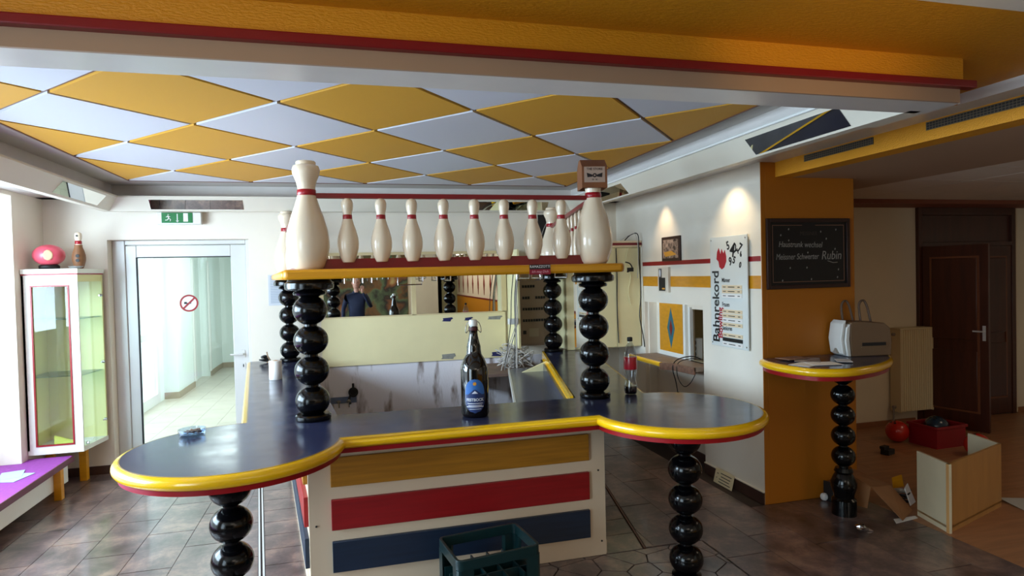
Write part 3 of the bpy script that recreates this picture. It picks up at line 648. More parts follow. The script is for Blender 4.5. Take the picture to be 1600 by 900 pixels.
obj('wire_bail', MB().tube(catmull([(-.027, 0, .49), (-.042, -.005, .475), (-.044, -.005, .50), (-.034, 0, .53), (-.02, 0, .54)]), .0024, 6).tube(catmull([(.027, 0, .49), (.042, -.005, .475), (.044, -.005, .50), (.034, 0, .53), (.02, 0, .54)]), .0024, 6), m_chrome, bo)
def curved_patch(pts, R, n=14):        # flat outline (s along the girth, z) wrapped round the bottle towards the viewer
    b = MB(); aim = math.radians(-101)
    v = []; f = []
    zs_ = [pts[0]+(pts[1]-pts[0])*k/20 for k in range(21)]
    for z in zs_:
        hw = pts[2](z)
        for k in range(n+1):
            a = aim+(-hw+2*hw*k/n)/R; v.append((R*math.cos(a), R*math.sin(a), z))
    for r in range(20):
        for k in range(n): f.append((r*(n+1)+k, r*(n+1)+k+1, (r+1)*(n+1)+k+1, (r+1)*(n+1)+k))
    return b.add(v, f)
def oval(z):
    z0, z1 = .03, .222; u = (z-(z0+z1)/2)/((z1-z0)/2); return max(.001, .060*(1-abs(u)**2.6)**.5)
m_lbl = mat('navy_label_print', (26, 48, 98), .4); m_lbl2 = mat('sky_blue_label_print', (44, 104, 176), .4); m_lbl3 = mat('white_label_print', (214, 216, 226), .5); m_gold = mat('gold_print', (214, 146, 46), .4)
lb_ = obj('label', curved_patch((.03, .222, oval), BR+.0006), m_lbl, bo, smooth=60)
obj('label_sky', curved_patch((.135, .219, lambda z: oval(z)*.96), BR+.0011), m_lbl2, lb_, smooth=60)
def peaks(z): return max(.001, .052*(1-(z-.125)/.042))
obj('label_mountain', curved_patch((.125, .162, peaks), BR+.0016), m_lbl, lb_, smooth=60)
obj('label_snow', curved_patch((.140, .156, lambda z: max(.0005, .018*(1-(z-.14)/.016))), BR+.002), m_lbl3, lb_, smooth=60)
obj('label_crest', curved_patch((.185, .205, lambda z: max(.0005, math.sqrt(max(0, .01**2-(z-.195)**2)))), BR+.002), m_gold, lb_, smooth=60)
for z0, z1, hw in ((.083, .087, .045), (.064, .069, .05), (.072, .076, .04), (.052, .055, .034)): obj('label_line', curved_patch((z0, z1, lambda z, h=hw: h), BR+.002), m_lbl3, lb_, smooth=60)
def wrap_text(o, R):
    for vv in o.data.vertices:
        a = math.radians(-101)+vv.co.x/R; z = vv.co.y; rr_ = R+vv.co.z; vv.co = (rr_*math.cos(a), rr_*math.sin(a), z)
tx = text('lettering', 'FESTBOCK', .022, m_lbl3, lb_, (0, 0, .105), (0, 0, 0), .95, bold=.0006); wrap_text(tx, BR+.0022)
# cola bottle
co_ = thing('cola_bottle', 'clear plastic cola bottle with red label, nearly empty, on the right round end', 'bottle', (1.765, 3.74, 1.0))
obj('plastic_body', MB().lathe([(.026, .002), (.036, .004), (.042, .02), (.0425, .06), (.036, .085), (.034, .10), (.040, .13), (.042, .16), (.0422, .25), (.040, .27), (.030, .305), (.018, .33), (.0145, .34), (.0145, .352)], 32), glass('clear_plastic', (.80, .84, .88), 1.3), co_, smooth=60)
obj('cola', MB().lathe([(.024, .004), (.034, .006), (.040, .022), (.040, .056), (.0001, .056)], 32), mat('cola', (24, 8, 6), .1), co_, smooth=50)
obj('label', MB().lathe([(.0424, .165), (.0430, .167), (.0430, .243), (.0424, .245)], 32), mat('red_label_film', (176, 20, 40), .3, coat=.3, var=.15, vscale=18), co_, smooth=60)
obj('cap', MB().lathe([(.016, .346), (.0175, .348), (.0175, .368), (.015, .373), (.0001, .373)], 24), m_dark, co_, smooth=50)
# ashtray with butts
asx = thing('ashtray', 'round glass ashtray full of cigarette butts on the left round end', 'ashtray', (-.81, 3.56, 1.0))
m_bglass = glass('bluish_glass', (.80, .88, .98), 1.3)
obj('glass_bowl', MB().lathe([(.056, 0), (.062, .006), (.066, .03), (.066, .038), (.060, .038), (.056, .014), (.0001, .010)], 32), m_bglass, asx, smooth=50)
bt = MB(); random.seed(3)
for k in range(22):
    a = random.uniform(0, 6.28); r = random.uniform(0, .034); b2 = random.uniform(0, 6.28); z = random.uniform(.017, .030); x_, y_ = r*math.cos(a), r*math.sin(a)
    bt.tube([(x_, y_, z), (x_+.02*math.cos(b2), y_+.02*math.sin(b2), z+random.uniform(-.003, .004))], .004, 6)
o = obj('cigarette_butts', bt, mat('tobacco_and_paper', (60, 30, 26), .8, col2=(170, 140, 120), vscale=60), asx, smooth=0); o['kind'] = 'stuff'
lathe_thing('paper_roll', 'white paper roll standing upright on the left arm of the bar', 'paper roll', (-.59, 5.36, 1.0), (('paper', [(.048, 0), (.05, .002), (.05, .148), (.048, .15), (.018, .15), (.018, .09), (.0001, .09)], m_paper), ('core', [(.019, .10), (.021, .151), (.016, .151)], m_lightwood)))
kn = thing('cable_knot', 'dark tangled cable lying at the far end of the left bar arm', 'cable', (-.80, 6.45, 1.0))
random.seed(11)
o = obj('loops', MB().tube(catmull([(.05*math.cos(1.9*k)*random.uniform(.6, 1.2), .045*math.sin(1.9*k), .012+.009*(k % 7)+random.uniform(0, .01)) for k in range(14)]), .008, 7), m_bcable, kn)
obj('tan_lead', MB().tube(catmull([(.02, -.03, .11), (.03, -.05, .07), (.045, -.05, .03), (.02, -.055, .008)]), .006, 6), mat('tan_cable', (150, 120, 90), .6), kn)
# ================================================================ BACK BAR WALL
bp = thing('back_panel', 'pale cream panel screwed to the back wall below the mirror', 'panel', (.7, 6.66, .895))
obj('board', MB().box(-.28, 1.66, 6.662, 6.686, .895, 1.395), mat('pale_cream_laminate', (232, 218, 172), .4, var=.02), bp, world=True, smooth=0)
m_tblue = mat('dark_blue_tape', (30, 32, 88), .6); m_tgrey = mat('grey_tape', (140, 138, 132), .6, var=.15, vscale=30)
for x0, x1, z0, z1, mm in ((.96, 1.08, 1.31, 1.355, m_tblue), (1.20, 1.30, 1.31, 1.35, m_tblue), (1.46, 1.63, 1.31, 1.352, m_tgrey), (.94, 1.10, .905, .965, m_tgrey), (1.49, 1.63, .905, .960, m_tblue)):
    obj('tape_scrap', MB().prism([(x0, z0+.006), (x1-.03, z0), (x1-.02, z0+.022), (x1, z0+.03), (x1-.01, z1), (x0+.01, z1-.006), (x0+.014, z0+.02)], 6.660, 6.662, 'y'), mm, bp, world=True, smooth=0)
mr_ = thing('bar_mirror', 'wide back bar mirror in a cream frame behind the bar', 'mirror', (.7, 6.68, 1.395))
obj('frame', MB().box(-.30, -.25, 6.66, 6.70, 1.395, 2.06).box(.644, .69, 6.66, 6.70, 1.395, 2.06).box(1.625, 1.68, 6.66, 6.70, 1.395, 2.06).box(-.30, 1.68, 6.655, 6.70, 2.035, 2.065).box(-.30, 1.68, 6.66, 6.70, 1.388, 1.402), mat('cream_mirror_frame', (216, 196, 150), .45), mr_, world=True, smooth=0)
for x0, x1 in ((-.25, .644), (.69, 1.625)): obj('mirror_glass', MB().box(x0, x1, 6.68, 6.69, 1.40, 2.035), m_mirror, mr_, world=True, smooth=0)
ph = thing('pipe_stub', 'black pipe stub sticking out of a hole in the dirty plaster wall', 'pipe', (.017, 6.68, .62))
obj('pipe', MB().lathe([(.035, 0), (.05, .005), (.05, .03), (.034, .032), (.034, .005)], 20).xform(Matrix.Rotation(PI/2, 4, 'X')), m_dark, ph)
obj('spigot', MB().tube([(0, -.01, .04), (0, -.02, .09)], .012, 8).tube([(-.03, -.012, -.03), (-.05, -.02, -.08), (-.03, -.02, -.12)], .012, 8), m_dark, ph)
vv_ = thing('water_valves', 'small blue-grey water valve bar on the wall below the pipe', 'valve', (-.08, 6.66, .53))
obj('mounting_plate', MB().box(-.13, .13, .015, .027, -.02, .045), mat('blue_grey_steel', (116, 130, 160), .4, metal=.5), vv_, smooth=0)
for x_ in (-.05, .05): obj('valve', MB().tube([(x_, .015, .01), (x_, -.03, .01)], .014, 8).box(x_-.022, x_+.022, -.045, -.03, 0, .02).tube([(x_, -.01, .01), (x_, -.01, -.06)], .009, 8), m_chrome, vv_)
cb = thing('side_board', 'upright cream board beside the fuse box on the back wall', 'board', (1.70, 6.45, 1.03))
obj('board', MB().box(1.69, 1.71, 6.22, 6.70, 1.03, 2.06).box(1.69, 1.80, 6.66, 6.70, 2.0, 2.06), m_ivory, cb, world=True, smooth=0)
obj('brown_edge', MB().box(1.71, 1.765, 6.62, 6.70, 1.03, 1.85), mat('raw_chipboard', (120, 84, 60), .8, var=.2, vscale=20), cb, world=True, smooth=0)
fz = thing('fuse_box', 'grey-brown fuse box with rows of breakers behind the right back pillar', 'fuse box', (1.96, 6.66, 1.01))
m_fuse = mat('fuse_box_plastic', (160, 136, 116), .5)
fzb = obj('housing', MB().box(-.17, .22, -.06, .04, 0, .82), m_fuse, fz, bevel=.008)
obj('door_panel', MB().box(-.15, .20, -.068, -.06, .02, .80), m_fuse, fz, bevel=.004)
for k, z in enumerate((.655, .53, .405, .28)):
    for q in range(9 if k else 5):
        if k == 1 and 2 < q < 5: continue
        obj('breaker', MB().box(-.12+.03*q, -.098+.03*q, -.074, -.068, z-.014, z+.014), m_dark, fz, smooth=0)
obj('meter_window', MB().box(-.05, .06, -.071, -.068, .10, .19), mat('pale_meter', (178, 160, 136), .4), fz, smooth=0); obj('main_switch', MB().box(-.12, -.085, -.08, -.068, .13, .17), m_dark, fz, smooth=0)
cu = thing('wall_cupboard', 'pale yellow cupboard front with a red top stripe in the back right corner', 'cupboard', (2.60, 6.08, 1.003))
obj('carcass', MB().box(2.19, 3.012, 6.10, 6.69, 1.003, 2.06), m_ivory, cu, world=True, smooth=0)
obj('left_upright', MB().box(2.17, 2.25, 6.08, 6.10, 1.003, 2.06), m_ivory, cu, world=True, smooth=0)
obj('mirror_strip', MB().box(2.25, 2.455, 6.09, 6.098, 1.02, 1.80), m_mirror, cu, world=True, smooth=0)
obj('door', MB().box(2.46, 2.73, 6.082, 6.10, 1.01, 2.05), m_ivory, cu, world=True, bevel=.003)
obj('door', MB().box(2.735, 3.0, 6.082, 6.10, 1.01, 2.05), m_ivory, cu, world=True, bevel=.003)
obj('top_board', MB().box(2.17, 3.016, 6.06, 6.69, 2.06, 2.125), mat('cream_top_board', (232, 208, 170), .5), cu, world=True, smooth=0)
obj('red_stripe', MB().box(2.17, 3.016, 6.056, 6.06, 2.078, 2.105), m_rail, cu, world=True, smooth=0)
jb = thing('junction_box', 'small white junction box hanging on the edge of the cream board', 'junction box', (1.64, 6.24, 1.31))
obj('box', MB().box(-.055, .048, -.03, .03, -.025, .035), m_white, jb, bevel=.005); obj('lid', MB().box(-.05, .043, -.034, -.03, -.02, .03), m_white, jb, smooth=0)
cbd = thing('hanging_cables', 'bundle of pale cables hanging down the wall left of the fuse box', 'cables', (1.64, 6.15, .85))
random.seed(5)
for k in range(7):
    x_ = random.uniform(-.03, .03)
    obj('cable', MB().tube(catmull([(.03+x_, .06, .95), (.0+x_, .04, .72), (-.01+x_*1.3, .02, .46), (-.03+x_*2.2-.09*(k % 2), 0, .2), (-.05+x_*3-.16*(k % 2), -.02, -.02), (-.02+x_*3-.16*(k % 2), -.05, -.05)]), .0045, 6), m_cable if k % 3 else m_bcable, cbd)
lg = thing('cable_ledge', 'low rough ledge behind the right bar arm below the fuse box', 'ledge', (1.65, 6.3, .80))
obj('board', MB().box(1.22, 1.90, 5.94, 6.68, .80, .83), mat('raw_wood_ledge', (120, 96, 84), .8, var=.2), lg, world=True, smooth=0)
obj('bracket', MB().box(1.24, 1.28, 6.30, 6.68, .62, .80), m_lightwood, lg, world=True, smooth=0); obj('bracket', MB().box(1.84, 1.88, 6.30, 6.68, .62, .80), m_lightwood, lg, world=True, smooth=0)
random.seed(21); ct = MB()
for k in range(16):
    c0 = Vector((1.68+random.uniform(-.05, .05), 6.30+random.uniform(-.08, .08), .86)); pts = []
    for q in range(7): pts.append(c0+Vector((random.uniform(-.16, .16), random.uniform(-.16, .16), random.uniform(-.02, .20))))
    ct.tube(catmull(pts, 5), .005, 5)
o = obj('cable_tangle', ct, m_cable); o['kind'] = 'stuff'; tag(o, 'grey tangle of loose cables on the ledge below the fuse box', 'cables')
hc = thing('wall_cable', 'black cable hanging down the right edge of the pale cupboard', 'cable', (2.97, 6.04, 2.13))
obj('cable', MB().tube(catmull([(-.14, .03, .0), (-.07, .02, .06), (.0, .0, .05), (.0, -.01, -.2), (.015, -.01, -.55), (-.005, -.01, -.8), (.03, -.01, -1.0), (.045, -.01, -1.13)]), .006, 6), m_bcable, hc)
obj('cable', MB().tube(catmull([(-.22, .03, -.02), (-.1, .02, .05), (-.03, .0, .06), (-.01, -.015, -.1), (-.02, -.015, -.4)]), .004, 6), m_cable, hc)
hc2 = thing('wall_cable', 'thin black cable hanging between the two pale cupboard doors', 'cable', (2.73, 6.072, 2.05)); obj('cable', MB().tube(catmull([(0, 0, 0), (.006, 0, -.3), (0, 0, -.6), (.01, 0, -1.0)]), .005, 6), m_bcable, hc2)
hc3 = thing('wall_cable', 'pale wavy cable hanging on the right pale cupboard door', 'cable', (2.87, 6.072, 2.05)); obj('cable', MB().tube(catmull([(0, 0, 0), (-.03, 0, -.14), (.02, 0, -.3), (-.01, 0, -.46), (.015, 0, -.6)]), .004, 6), m_ivory, hc3)
bk = thing('dark_wall_print', 'black print with pale arcs on the back wall behind the right pins', 'picture', (2.17, 6.695, 2.20))
obj('sheet', MB().box(-.10, .10, -.006, .004, -.25, .26), m_dark, bk, smooth=0)
arcm = MB()
for r in (.12, .17, .22, .27, .32):
    arcm.tube([(.10-r*math.cos(a)*.62, -.007, -.25+r*1.5*math.sin(a)) for a in [.12*q for q in range(2, 13)] if .10-r*math.cos(a)*.62 > -.095 and -.25+r*1.5*math.sin(a) < .25], .004, 5)
o = obj('pale_arcs', arcm, mat('grey_arc_print', (170, 164, 158), .6), bk); o['kind'] = 'stuff'
# ================================================================ RIGHT WALL
pf = thing('framed_picture', 'small dark framed group picture hung above the red stripe', 'picture', (3.02, 5.42, 2.01))
def rot_left(b): return b
obj('frame', MB().box(-.018, 0, -.175, .175, -.118, .118), mat('dark_mahogany', (52, 26, 18), .35), pf, bevel=.004)
obj('print', MB().box(-.020, -.018, -.145, .145, -.09, .09), mat('busy_dark_print', (40, 24, 18), .5, col2=(200, 170, 150), vscale=28, detail=3), pf, smooth=0)
obj('print_lanes', MB().prism([(-.12, -.06), (.10, -.075), (.13, -.03), (-.02, -.02)], -.0212, -.020, 'x'), mat('amber_print', (220, 160, 60), .5), pf, smooth=0)
pc = thing('small_canvas', 'small upright grey and white canvas hung on the yellow stripe', 'picture', (3.02, 5.565, 1.712))
obj('canvas', MB().box(-.025, 0, -.105, .105, -.123, .123), mat('cream_canvas', (222, 212, 196), .7), pc, smooth=0)
obj('print_dark', MB().box(-.026, -.025, -.045, .085, -.11, .02), m_dark, pc, smooth=0); obj('print_grey', MB().box(-.026, -.025, .025, .085, .02, .11), mat('mid_grey_print', (70, 70, 74), .6), pc, smooth=0)
obj('print_spot', MB().lathe([(.0001, 0), (.022, 0), (.022, .001), (.0001, .001)], 16).xform(Matrix.Translation((-.0265, .06, .065)) @ Matrix.Rotation(PI/2, 4, 'Y') @ Matrix.Diagonal((1.7, .8, 1, 1))), m_lbl3, pc, smooth=0)
obj('print_caption', MB().box(-.0265, -.026, -.035, .02, -.095, -.08), m_gold, pc, smooth=0)
rb = thing('record_board', 'tall white lane record board with black vertical lettering on the right wall', 'sign', (3.0, 4.475, 1.615))
obj('panel', MB().box(-.006, .004, -.255, .255, -.455, .455), mat('glossy_white_acrylic', (222, 226, 224), .12), rb, bevel=.002)
for y_ in (-.235, .235):
    for z_ in (-.43, .43): obj('standoff', MB().tube([(-.009, y_, z_), (.02, y_, z_)], .007, 8), m_chrome, rb)
RV = (Matrix.Rotation(-PI/2, 3, 'Z') @ Matrix.Rotation(PI/2, 3, 'X') @ Matrix.Rotation(PI/2, 3, 'Z')).to_euler()
m_ink = mat('black_lettering', (14, 14, 16), .4); m_rink = mat('red_lettering', (170, 14, 36), .4)
text('lettering', 'Bahnrekord', .135, m_ink, rb, (-.0065, .175, -.125), RV, .93, bold=.003)
text('lettering', 'Bowling', .085, m_rink, rb, (-.0075, .115, -.26), RV, .95, bold=.002)
for bdy, z_ in (('Männer', .095), ('Frauen', -.105), ('Senioren', -.30)): text('lettering', bdy, .05, m_ink, rb, (-.0065, .075, z_), FACE_L, .75, align='LEFT', bold=.001).location[1] = .09
m_slip = mat('cream_paper_slip', (226, 204, 170), .7)
for zt_, n_ in ((.055, 3), (-.145, 4), (-.34, 3)):
    for k in range(n_):
        sl = obj('name_slip', MB().box(-.010, -.006, -.185, .085, zt_-.036*k-.030, zt_-.036*k), m_dark if (zt_ == -.34 and k == 1) else (m_slip if k != 2 else m_paper), rb, smooth=0)
        obj('slip_print', MB().box(-.0106, -.010, .03, .07, zt_-.036*k-.018, zt_-.036*k-.012), m_ink, sl, smooth=0); obj('slip_print', MB().box(-.0106, -.010, -.09, .0, zt_-.036*k-.018, zt_-.036*k-.012), m_ink, sl, smooth=0); obj('slip_print', MB().box(-.0106, -.010, -.16, -.13, zt_-.036*k-.018, zt_-.036*k-.012), m_ink, sl, smooth=0)
for chh, y_, z_, sz, an in (('5', -.005, .375, .075, .3), ('4', -.065, .335, .13, -.2), ('2', -.105, .355, .075, .3), ('7', -.165, .35, .08, -.5), ('1', -.135, .325, .05, .4), ('9', -.035, .245, .075, .1), ('5', -.085, .255, .065, -.4), ('6', -.175, .30, .045, 0), ('0', -.165, .215, .05, -.3)):
    ee = (Matrix.Rotation(-PI/2, 3, 'Z') @ Matrix.Rotation(PI/2, 3, 'X') @ Matrix.Rotation(an, 3, 'Z')).to_euler()
    text('numeral', chh, sz*1.25, m_ink, rb, (-.0065, y_, z_), ee, .85, bold=.003)
obj('red_splash', MB().prism([(.15, .33), (.125, .365), (.10, .31), (.085, .355), (.06, .315), (.04, .345), (.02, .29), (.02, .25), (.05, .20), (.085, .185), (.12, .205), (.13, .25), (.16, .27)], -.0075, -.006, 'x'), m_rink, rb, smooth=0)
# pass-through recess: decorated panel, shelf, electric bits
dp = thing('diamond_panel', 'yellow panel with a blue and red diamond in the wall recess', 'panel', (3.12, 5.645, .94))
obj('frame', MB().box(.0, .028, -.265, .265, 0, .535), m_white_lac, dp, smooth=0); obj('yellow_board', MB().box(-.004, 0, -.225, .235, .045, .53), m_ybeam, dp, smooth=0)
for ww, hh, mm, x_ in ((.075, .205, mat('petrol_blue_paint', (28, 104, 122), .4), -.005), (.032, .085, m_rail, -.006)): obj('diamond', MB().prism([(-ww, .285), (0, .285-hh), (ww, .285), (0, .285+hh)], x_, -.004, 'x'), mm, dp, smooth=0)
rs = thing('recess_shelf', 'chipped shelf with a broken yellow edge below the diamond panel', 'shelf', (2.95, 5.45, .90))
obj('board', MB().prism([(2.82, 5.96), (2.82, 5.30), (2.90, 5.22), (2.93, 4.905), (3.12, 4.905), (3.12, 5.96)], .90, .94), mat('worn_shelf_laminate', (130, 112, 98), .5, var=.15, vscale=12), rs, world=True, smooth=0)
obj('yellow_edge', MB().tube([(2.815, 5.96, .921), (2.815, 5.30, .921)], .024, 12), m_yrim, rs, world=True)
obj('raw_edge', MB().prism([(2.80, 5.30), (2.885, 5.205), (2.92, 4.905), (2.94, 4.905), (2.91, 5.22), (2.83, 5.32)], .875, .939), mat('raw_chipboard_edge', (126, 92, 74), .9, bump=.6, bscale=60, var=.2, vscale=30), rs, world=True, smooth=0)
pw = thing('power_block', 'white socket power strip standing in the wall niche', 'power strip', (3.245, 5.36, .945))
obj('housing', MB().box(-.03, .03, -.035, .035, 0, .20), m_white, pw, bevel=.006)
for k in range(3): obj('socket', MB().lathe([(.0001, 0), (.02, 0), (.022, .003), (.0001, .003)], 16).xform(Matrix.Translation((-.030, 0, .045+.056*k)) @ Matrix.Rotation(-PI/2, 4, 'Y')), m_grey, pw, smooth=0)
ps = thing('power_adapter', 'grey power adapter beside the white socket strip in the niche', 'adapter', (3.24, 5.47, .945)); obj('body', MB().box(-.03, .03, -.045, .045, 0, .085), m_grey, ps, bevel=.006)
obj('prong_plate', MB().box(-.034, -.03, -.03, .03, .02, .07), m_white, ps, smooth=0)
nc = thing('niche_cable', 'black cable looping out of the niche over the shelf edge', 'cable', (3.0, 5.1, .95))
obj('cable', MB().tube(catmull([(.19, .12, .01), (.1, .14, .04), (-.06, .12, .02), (-.12, .10, -.05), (-.10, .08, -.18), (-.09, .06, -.30)]), .005, 6), m_bcable, nc)
obj('cable', MB().tube(catmull([(.17, .0, .015), (.05, .06, .03), (-.09, .05, .0), (-.11, .03, -.12), (-.09, -.04, -.20), (-.07, -.12, -.16), (-.04, -.17, -.06)]), .004, 6), m_bcable, nc)
obj('plug', MB().tube([(-.09, .06, -.27), (-.088, .057, -.36)], .011, 8), m_bcable, nc)
rt = thing('price_tag_card', 'cream card with printed lines leaning on the brown baseboard by the column', 'card', (2.985, 4.55, 0))
obj('card', MB().add([(-.03, -.13, .0), (-.03, .13, .0), (.0, .13, .115), (.0, -.13, .115), (-.027, -.13, .0), (-.027, .13, .0), (.003, .13, .115), (.003, -.13, .115)], [(0, 1, 2, 3), (7, 6, 5, 4), (0, 4, 5, 1), (1, 5, 6, 2), (2, 6, 7, 3), (3, 7, 4, 0)]), mat('cream_card', (214, 198, 160), .7), rt, smooth=0)
for z_, ya, yb_ in ((.09, -.10, .05), (.065, -.09, .04), (.042, -.08, .06), (.02, -.10, .06), (.08, .08, .10), (.045, .09, .10)):
    x_ = -.0312+.03*z_/.115
    obj('print_line', MB().box(x_-.0006, x_+.0012, ya, yb_, z_-.003, z_+.003), inkm, rt, smooth=0)
# chalk board on the ochre column
bd = thing('chalkboard', 'black chalkboard in a dark double frame on the ochre column', 'board', (3.43, 4.078, 1.907))
m_fr = mat('dark_frame_wood', (46, 22, 18), .4)
obj('frame', MB().box(-.375, -.345, -.022, 0, -.268, .268).box(.345, .375, -.022, 0, -.268, .268).box(-.345, .345, -.022, 0, -.268, -.238).box(-.345, .345, -.022, 0, .238, .268), m_fr, bd, bevel=.003)
obj('slate', MB().box(-.345, .345, -.012, 0, -.238, .238), mat('slate_black', (12, 12, 13), .6), bd, smooth=0)
m_chalk = mat('chalk', (150, 146, 140), .9); m_cop = mat('copper_line', (120, 84, 66), .5)
obj('inner_line', MB().box(-.325, -.32, -.0135, -.012, -.218, .218).box(.32, .325, -.0135, -.012, -.218, .218).box(-.32, .32, -.0135, -.012, -.218, -.213).box(-.32, -.06, -.0135, -.012, .213, .218).box(.06, .32, -.0135, -.012, .213, .218), m_cop, bd, smooth=0)
text('lettering', 'MEISSNER', .04, mat('faded_print', (60, 48, 44), .6), bd, (.0, -.0125, .152), FACE_F, .9)
text('lettering', 'Haustrunk wechsel', .062, m_chalk, bd, (-.075, -.0125, .067), (PI/2, .02, 0), .82, shear=.2)
text('lettering', 'Meissner Schwerter', .064, m_chalk, bd, (-.105, -.0125, -.025), (PI/2, 0, 0), .74, shear=.2)
text('lettering', 'Rubin', .095, m_chalk, bd, (.205, -.0125, -.02), (PI/2, 0, 0), .85, shear=.2)
obj('underline', MB().tube([(.17, -.013, -.06), (.22, -.013, -.075), (.26, -.013, -.072)], .0025, 5), m_chalk, bd)
random.seed(4)
for x_, z_ in ((-.25, .14), (-.18, .185), (-.18, .10), (-.01, .005), (.11, .165), (.16, .11), (.25, .18), (.24, .03), (-.17, -.11), (-.02, -.11), (-.24, -.225+.02), (.02, -.20), (.27, -.13), (.26, -.19)):
    obj('chalk_dot', MB().prism([(x_-.006, z_), (x_, z_-.008), (x_+.006, z_+.002), (x_+.001, z_+.01)], -.0132, -.012, 'y'), m_chalk, bd, smooth=0)
# ================================================================ LEFT: BENCH AND SHOWCASE
bn_ = thing('window_bench', 'low window bench with a purple top and yellow legs', 'bench', (-2.55, 4.5, 0))
m_pur = mat('purple_carpet_top', (150, 62, 156), .75, var=.12, vscale=40, bump=.2, bscale=300)
obj('top', MB().prism([(-2.95, 2.26), (-2.345, 2.26), (-2.393, 6.276), (-2.72, 6.276), (-2.72, 6.14), (-2.95, 6.14)], .255, .30), m_pur, bn_, world=True, smooth=0)
obj('front_edge', MB().prism([(-2.345, 2.26), (-2.335, 2.26), (-2.383, 6.286), (-2.393, 6.286)], .25, .301), mat('plum_painted_edge', (104, 36, 60), .4), bn_, world=True, smooth=0)
obj('front_board', MB().box(-2.45, -2.43, 2.3, 6.27, .08, .25), m_white_lac, bn_, world=True, smooth=0)
for y_ in (6.02, 4.4, 2.8): obj('leg', MB().box(-2.43, -2.375, y_-.03, y_+.03, 0, .25), m_ybeam, bn_, world=True, bevel=.003)
for k, (px, py, rz, lb) in enumerate(((-2.63, 5.78, .3, 'pale blue leaflet on the purple bench, the upper of two'), (-2.57, 5.70, -.25, 'pale blue leaflet on the purple bench, the one nearer its edge'))):
    o = obj('leaflet', MB().box(-.075, .075, -.11, .11, 0, .002+.001*k), mat('pale_blue_sheet', (176, 204, 220), .7), loc=(px, py, .3015+.003*(1-k))); o.rotation_euler = (0, 0, rz); tag(o, lb, 'paper')
sc = thing('showcase', 'tall glass showcase on the wall by the door, cream with a red-edged front window', 'cabinet', (-2.5, 6.45, 0))
fo = [(-2.715, 6.25), (-2.293, 6.25), (-2.235, 6.66), (-2.715, 6.66)]
m_case = mat('pale_cream_lacquer', (228, 226, 214), .4); m_case_in = mat('pale_yellow_lacquer', (226, 218, 150), .5)
obj('top', MB().prism([(-2.715, 6.235), (-2.285, 6.235), (-2.225, 6.665), (-2.715, 6.665)], 1.905, 1.945), m_case, sc, world=True, smooth=0)
obj('top_red_edge', MB().prism([(-2.715, 6.243), (-2.29, 6.243), (-2.231, 6.66), (-2.715, 6.66)], 1.892, 1.905), m_red, sc, world=True, smooth=0)
obj('bottom', MB().prism(fo, .335, .375), m_case, sc, world=True, smooth=0)
obj('back', MB().box(-2.715, -2.24, 6.645, 6.66, .375, 1.89), m_case_in, sc, world=True, smooth=0)
obj('left_side', MB().box(-2.715, -2.70, 6.25, 6.66, .375, 1.89), m_case_in, sc, world=True, smooth=0)
obj('front_frame', MB().box(-2.715, -2.649, 6.25, 6.268, .375, 1.892).box(-2.361, -2.293, 6.25, 6.268, .375, 1.892).box(-2.649, -2.361, 6.25, 6.268, 1.80, 1.892).box(-2.649, -2.361, 6.25, 6.268, .375, .41), m_case, sc, world=True, smooth=0)
obj('red_beading', MB().box(-2.652, -2.640, 6.244, 6.262, .405, 1.803).box(-2.370, -2.358, 6.244, 6.262, .405, 1.803).box(-2.64, -2.37, 6.244, 6.262, 1.791, 1.803).box(-2.64, -2.37, 6.244, 6.262, .405, .417), m_red, sc, world=True, smooth=0)
obj('front_pane', MB().box(-2.642, -2.368, 6.256, 6.260, .412, 1.796), m_glass, sc, world=True, smooth=0)
obj('side_door', MB().prism(ln((-2.293, 6.27), (-2.238, 6.645), .002, .005), .378, 1.83), m_glass, sc, world=True, smooth=0)
obj('side_head', MB().prism(ln((-2.293, 6.26), (-2.237, 6.655), 0, .016), 1.83, 1.892), m_case_in, sc, world=True, smooth=0)
obj('side_post', MB().box(-2.262, -2.238, 6.635, 6.66, .375, 1.892), m_case_in, sc, world=True, smooth=0)
for z_ in (1.50, 1.00): obj('glass_shelf', MB().prism([(-2.70, 6.275), (-2.30, 6.275), (-2.25, 6.64), (-2.70, 6.64)], z_, z_+.008), glass('green_edge_glass', (.75, .93, .88)), sc, world=True, smooth=0)
for z_ in (1.70, 1.08, .54): obj('hinge', MB().tube([(-2.246, 6.61, z_), (-2.226, 6.61, z_)], .014, 10).tube([(-2.24, 6.57, z_), (-2.236, 6.61, z_)], .006, 6), m_chrome, sc, world=True)
obj('lock', MB().tube([(-2.286, 6.30, .40), (-2.268, 6.30, .40)], .012, 8), m_chrome, sc, world=True)
obj('leg', MB().box(-2.435, -2.375, 6.52, 6.58, 0, .335), m_ybeam, sc, world=True, bevel=.003); obj('leg', MB().box(-2.70, -2.64, 6.52, 6.58, 0, .335), m_ybeam, sc, world=True, bevel=.003)
so = thing('shoe', 'yellow-green shoe lying on the floor of the glass showcase', 'shoe', (-2.47, 6.38, .375), .3)
m_shoe = mat('lime_yellow_cloth', (206, 206, 84), .6)
sv = []; sf = []
for i in range(9):
    u = i/8; x_ = -.09+.18*u; hw = .033*(.75+.35*math.sin(PI*min(1, u*1.05)))*(1 if u < .9 else .75); hh = .075*(1-u)**1.2+.028
    for k in range(8):
        a = PI*k/7; sv.append((x_, hw*math.cos(a), hh*math.sin(a)))
for i in range(8):
    for k in range(7): sf.append((i*8+k, i*8+k+1, (i+1)*8+k+1, (i+1)*8+k))
obj('upper', MB().add(sv, sf+[tuple(range(8)), tuple(64+k for k in range(8))]), m_shoe, so, smooth=60); obj('sole', MB().box(-.095, .095, -.034, .034, 0, .012), m_white, so, bevel=.005)
